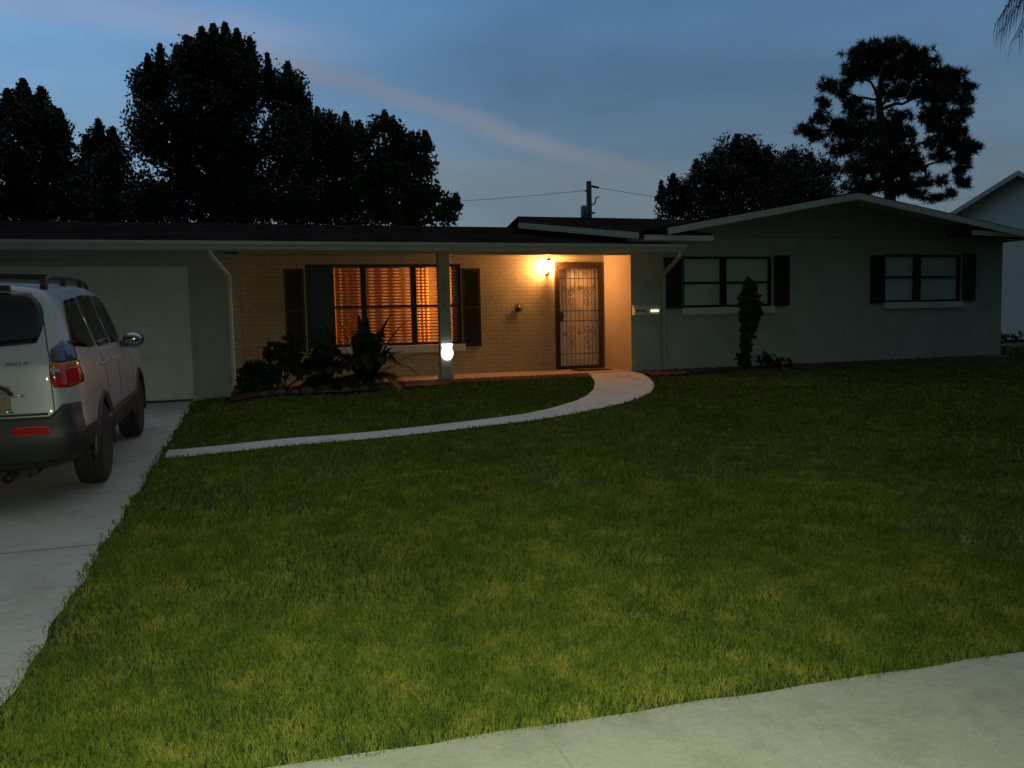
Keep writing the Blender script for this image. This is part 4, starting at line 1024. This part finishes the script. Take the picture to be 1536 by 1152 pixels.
b = MB(); b.tube([(x*.44, fu-.030+.010*abs(x)**2, .90+.105*max(0,1-x**4)**.8) for x in [i/12-1 for i in range(25)]], [.013]*25, 8)
b.build('garnish', M['black'], pr)
b = MB(); b.tube([(x*.52, fu-.030+.022*x*x, .892) for x in [i/12-1 for i in range(25)]], [.005+.012*(1-abs(i/12-1)**4) for i in range(25)], 8); b.build('chrome_handle', M['chrome'], pr)
b = MB(); b.tube([(x*.44, fu-.026+.012*x*x, .775) for x in [i/8-1 for i in range(17)]], .010, 8); b.build('chrome_strip', M['chrome'], pr)
# badge text (raised dark letters on the tailgate, right side)
def text(name, s_, size, loc, m_, parent, ext=.002):
    cu = bpy.data.curves.new(name, 'FONT'); cu.body = s_; cu.size = size; cu.extrude = ext; cu.align_x = 'LEFT'
    t = bpy.data.objects.new(name, cu); COL.objects.link(t); bpy.context.view_layer.update()
    me = bpy.data.meshes.new_from_object(t.evaluated_get(bpy.context.evaluated_depsgraph_get())); bpy.data.objects.remove(t)
    me.transform(Matrix.Rotation(math.pi/2, 4, 'X')); me.materials.clear(); me.materials.append(m_)
    o = bpy.data.objects.new(name, me); COL.objects.link(o); o.location = loc; o.parent = parent; return o
text('badge', 'SANTA FE', .034, (.40, float(Sf(1.3,6.6)[1])-.010, 1.115), M['black'], car)
# wiper, aerial base
b = MB(); b.tube([(.0,.06,1.20),(.02,.10,1.26),(-.30,.12,1.30)], .010, 6); b.lathe([(.03,-.03),(.03,.03)], 10, 'y', (.0,.05,1.20)); b.build('rear_wiper', M['black'], car)
b = MB(); b.box(-.14,.14,.33,.44,1.70,1.735); b.box(.32,.40,.28,.35,1.675,1.715); b.build('brake_light', M['black'], car, .006)
# roof rails with feet
for s_ in (1,-1):
    b = MB(); x = .56*s_
    b.tube([(x,.62,1.70),(x,.72,1.765),(x,.95,1.795),(x,1.8,1.805),(x,2.4,1.79),(x,2.62,1.75),(x,2.75,1.66)], .020, 8)
    for u in (.70,1.5,2.35): b.box(x-.02,x+.02,u-.05,u+.05,1.66,1.79)
    b.build('roof_rail', M['black'], car)
for u in (1.0, 2.0):
    b = MB(); b.tube([(-.56,u,1.805),(0,u,1.825),(.56,u,1.805)], .016, 8); b.build('crossbar', M['black'], car)
# door mirrors
for s_ in (1,-1):
    b = MB()
    bm = bmesh.new(); bmesh.ops.create_uvsphere(bm, u_segments=20, v_segments=12, radius=1)
    for v in bm.verts: v.co = Vector((v.co.x*.105+.985*s_, v.co.y*.065+2.62, v.co.z*.075+1.19))
    me = bpy.data.meshes.new('door_mirror'); bm.to_mesh(me); bm.free(); me.materials.append(M['carglass'])
    for p in me.polygons: p.use_smooth = True
    o = bpy.data.objects.new('door_mirror', me); COL.objects.link(o); o.parent = car
    b.box(.84*s_, .93*s_, 2.60, 2.66, 1.11, 1.17); b.build('mirror_arm', M['black'], o)
    b = MB(); b.lathe([(.001,2.548),(.085,2.552),(.088,2.570)], 20, 'y', (0,0,0)); 
    b.v = [(x*1.05+.985*s_, y, z*.75+1.19) for x,y,z in b.v]; b.build('mirror_glass', M['chrome'], o)
# door handles, door seams, cladding strip and flares
for s_ in (1,-1):
    for a in (6.1, 5.15):
        p = Sf(a,6.1); b = MB(); b.tube([(s_*(p[0]+.005),p[1]-.09,p[2]),(s_*(p[0]+.03),p[1]-.06,p[2]+.003),(s_*(p[0]+.03),p[1]+.06,p[2]+.003),(s_*(p[0]+.005),p[1]+.09,p[2])], .013, 6); b.build('door_handle', M['paint'], car)
    for a in (5.30, 6.49, 8.6):
        surf_line([(s_*a, 2.6+ t*.5) for t in range(10)], .0035, 'door_seam', M['black'], car, .0)
    patch('side_cladding', 5.0, 9.2, 2.2, 3.2, M['clad'], car, .014, .03, 0, 30, 4, sides=(s_,))
    for u in (1.0, 3.62):
        b = MB(); P = []
        for k in range(21):
            t = math.pi*(-.06+1.12*k/20); P.append((s_*.885, u+.425*math.cos(t), .36+.425*math.sin(t)))
        b.tube(P, .038, 8); b.build('wheel_arch', M['clad'], car)
# under body
b = MB(); b.box(-.5,.5,.3,4.2,.24,.34); b.tube([(-.75,1.0,.36),(.75,1.0,.36)], .05, 8); b.tube([(.35,.05,.26),(.35,.9,.27)], .035, 10); b.box(-.45,.45,.25,.7,.22,.32); b.build('chassis', M['black'], car)
# wheels
def wheel():
    w = MB(); rt, rw = .352, .112
    w.lathe([(.205,-rw),(.235,-rw-.004),(.300,-rw-.002),(.335,-rw+.015),(rt-.004,-rw+.04),(rt,-.05),(rt-.008,-.046),(rt-.008,-.038),(rt,-.034),(rt,.0-.006),(rt-.008,-.004),(rt-.008,.004),(rt,.006),(rt,.034),(rt-.008,.038),(rt-.008,.046),(rt,.05),(rt-.004,rw-.04),(.335,rw-.015),(.300,rw+.002),(.235,rw+.004),(.205,rw)], 48, 'x')
    tyre = w.build('wheel', M['rubber'])
    r_ = MB(); r_.lathe([(.208,-.10),(.200,-.06),(.195,.05),(.200,.085),(.212,.108),(.216,.100)], 40, 'x')
    for k in range(5):
        a = 2*math.pi*k/5+.3
        for da in (-.16, .16):
            c0, s0 = math.cos(a+da*.5), math.sin(a+da*.5); c1, s1 = math.cos(a+da), math.sin(a+da)
            r_.tube([(.085, .04*c0, .04*s0), (.092, .12*c1, .12*s1), (.080, .20*c1, .20*s1)], [.026,.020,.018], 6)
    r_.lathe([(.06,.06),(.062,.095),(.03,.105),(.0,.106)], 16, 'x')
    rim = r_.build('rim', M['alloy'], tyre)
    d = MB(); d.lathe([(.001,-.02),(.15,-.02),(.15,.0),(.001,.0)], 24, 'x'); d.build('brake_disc', M['tin'], tyre)
    return tyre
W0 = wheel(); kids = list(W0.children)
for i, (s_, u) in enumerate([(1,1.0),(-1,1.0),(1,3.62),(-1,3.62)]):
    if i == 0: o = W0
    else:
        o = W0.copy(); COL.objects.link(o)
        for c in kids: d = c.copy(); COL.objects.link(d); d.parent = o
    o.parent = car; o.location = (.795*s_, u, .350); o.rotation_euler = (0, 0, 0 if s_ > 0 else math.pi)

# ------------------------------------------------------------------ sky, sun
w = bpy.data.worlds.new("World"); S.world = w; w.use_nodes = True; nt = w.node_tree; nt.nodes.clear()
def wn(t, **k):
    n = nt.nodes.new(t)
    for a, v in k.items(): setattr(n, a, v)
    return n
def lk(a, b): nt.links.new(a, b)
out = wn('ShaderNodeOutputWorld'); bg = wn('ShaderNodeBackground'); lk(bg.outputs[0], out.inputs[0]); bg.inputs[1].default_value = 1.0
tc = wn('ShaderNodeTexCoord'); D = tc.outputs['Generated']
SUN_AZ = R(-75)   # afterglow to the left
sky = wn('ShaderNodeTexSky', sky_type='NISHITA'); sky.sun_disc = False; sky.sun_elevation = R(1.0); sky.sun_rotation = SUN_AZ
sc_ = wn('ShaderNodeVectorMath', operation='SCALE'); lk(sky.outputs[0], sc_.inputs[0]); sc_.inputs['Scale'].default_value = .05
sp = wn('ShaderNodeSeparateXYZ'); lk(D, sp.inputs[0])
rz = wn('ShaderNodeValToRGB'); lk(sp.outputs[2], rz.inputs[0])
els = [(0.0,(.170,.225,.265)),(.12,(.150,.215,.27)),(.25,(.105,.203,.33)),(.42,(.080,.195,.385)),(.62,(.13,.20,.30)),(1.0,(.36,.38,.34))]
while len(rz.color_ramp.elements) < len(els): rz.color_ramp.elements.new(.5)
for e, (p, c) in zip(rz.color_ramp.elements, els): e.position = p; e.color = (*c, 1)
# brighter towards the afterglow
dt = wn('ShaderNodeVectorMath', operation='DOT_PRODUCT'); lk(D, dt.inputs[0]); dt.inputs[1].default_value = (math.sin(R(-50)), math.cos(R(-50)), 0)
mr = wn('ShaderNodeMapRange'); lk(dt.outputs['Value'], mr.inputs[0]); mr.inputs[1].default_value = .35; mr.inputs[2].default_value = 1.; mr.inputs[3].default_value = .88; mr.inputs[4].default_value = 2.25
mul = wn('ShaderNodeVectorMath', operation='SCALE'); lk(rz.outputs[0], mul.inputs[0]); lk(mr.outputs[0], mul.inputs['Scale'])
# cloud streaks
def direc(x, y): return (FW + CR*((x-768)/F_PX) - CU*((y-576)/F_PX)).normalized()
def streak(p, q, width, col, amt, a0, a1):
    n_ = direc(*p).cross(direc(*q)).normalized(); al = (direc(*q)-direc(*p)).normalized(); mid = (direc(*p)+direc(*q)).normalized()
    nz = wn('ShaderNodeTexNoise'); nz.inputs['Scale'].default_value = 5; nz.inputs['Detail'].default_value = 6; lk(D, nz.inputs['Vector'])
    d1 = wn('ShaderNodeVectorMath', operation='DOT_PRODUCT'); lk(D, d1.inputs[0]); d1.inputs[1].default_value = n_
    ad = wn('ShaderNodeMath', operation='MULTIPLY_ADD'); lk(nz.outputs[0], ad.inputs[0]); ad.inputs[1].default_value = .07; ad.inputs[2].default_value = -.035
    a2 = wn('ShaderNodeMath', operation='ADD'); lk(ad.outputs[0], a2.inputs[0]); lk(d1.outputs['Value'], a2.inputs[1])
    ab = wn('ShaderNodeMath', operation='ABSOLUTE'); lk(a2.outputs[0], ab.inputs[0])
    m1 = wn('ShaderNodeMapRange', interpolation_type='SMOOTHERSTEP'); lk(ab.outputs[0], m1.inputs[0]); m1.inputs[1].default_value = 0; m1.inputs[2].default_value = width; m1.inputs[3].default_value = amt; m1.inputs[4].default_value = 0
    d2 = wn('ShaderNodeVectorMath', operation='DOT_PRODUCT'); lk(D, d2.inputs[0]); d2.inputs[1].default_value = mid
    m2 = wn('ShaderNodeMapRange', interpolation_type='SMOOTHERSTEP'); lk(d2.outputs['Value'], m2.inputs[0]); m2.inputs[1].default_value = a0; m2.inputs[2].default_value = a1; m2.inputs[3].default_value = 0; m2.inputs[4].default_value = 1
    mm = wn('ShaderNodeMath', operation='MULTIPLY'); lk(m1.outputs[0], mm.inputs[0]); lk(m2.outputs[0], mm.inputs[1])
    return mm.outputs[0], col
cur = mul.outputs[0]
for p, q, wd_, col, amt, a0, a1 in [((430,90),(850,225),.019,(.225,.240,.285),.55,.94,1.),((60,0),(300,40),.04,(.36,.36,.44),.30,.96,1.),((600,260),(1000,290),.06,(.185,.225,.265),.5,.93,1.)]:
    f, c = streak(p, q, wd_, col, amt, a0, a1)
    mx = wn('ShaderNodeMix', data_type='RGBA'); lk(f, mx.inputs[0]); lk(cur, mx.inputs[6]); mx.inputs[7].default_value = (*c, 1); cur = mx.outputs[2]
# soft wide cloud variation
nz = wn('ShaderNodeTexNoise'); mp = wn('ShaderNodeMapping'); mp.inputs['Scale'].default_value = (2., 2., 7.); mp.inputs['Rotation'].default_value = (0, .35, 0); lk(D, mp.inputs[0]); lk(mp.outputs[0], nz.inputs['Vector']); nz.inputs['Scale'].default_value = 1.6; nz.inputs['Detail'].default_value = 5
mv = wn('ShaderNodeMapRange'); lk(nz.outputs[0], mv.inputs[0]); mv.inputs[1].default_value = .3; mv.inputs[2].default_value = .7; mv.inputs[3].default_value = .86; mv.inputs[4].default_value = 1.12
ml = wn('ShaderNodeVectorMath', operation='SCALE'); lk(cur, ml.inputs[0]); lk(mv.outputs[0], ml.inputs['Scale'])
adn = wn('ShaderNodeVectorMath', operation='ADD'); lk(ml.outputs[0], adn.inputs[0]); lk(sc_.outputs[0], adn.inputs[1]); sc_.inputs['Scale'].default_value = .004
# the side of the sky behind the camera has already gone dark
db = wn('ShaderNodeVectorMath', operation='DOT_PRODUCT'); lk(D, db.inputs[0]); db.inputs[1].default_value = (math.sin(ya)*.85, math.cos(ya)*.85, .53)
mb_ = wn('ShaderNodeMapRange', interpolation_type='SMOOTHSTEP'); lk(db.outputs['Value'], mb_.inputs[0]); mb_.inputs[1].default_value = -.35; mb_.inputs[2].default_value = .42
mxb = wn('ShaderNodeMix', data_type='RGBA'); lk(mb_.outputs[0], mxb.inputs[0]); mxb.inputs[6].default_value = (.017,.031,.026,1); lk(adn.outputs[0], mxb.inputs[7])
lk(mxb.outputs[2], bg.inputs[0])
sun = bpy.data.lights.new('afterglow_sun', 'SUN'); sun.energy = .04; sun.angle = R(30); sun.color = (1., .8, .75)
so = bpy.data.objects.new('afterglow_sun', sun); COL.objects.link(so)
sd = Vector((math.sin(R(-75))*math.cos(R(8)), math.cos(R(-75))*math.cos(R(8)), math.sin(R(8))))
so.rotation_euler = sd.to_track_quat('Z', 'Y').to_euler()

vs_ = S.view_settings; vs_.view_transform = 'Standard'; vs_.look = 'None'; vs_.exposure = 0; vs_.gamma = 1
S.render.engine = 'CYCLES'
S.cycles.max_bounces = 8; S.cycles.transparent_max_bounces = 16; S.cycles.sample_clamp_indirect = 4
S.cycles.caustics_reflective = False; S.cycles.caustics_refractive = False
S.render.film_transparent = False
S.cycles.use_denoising = True
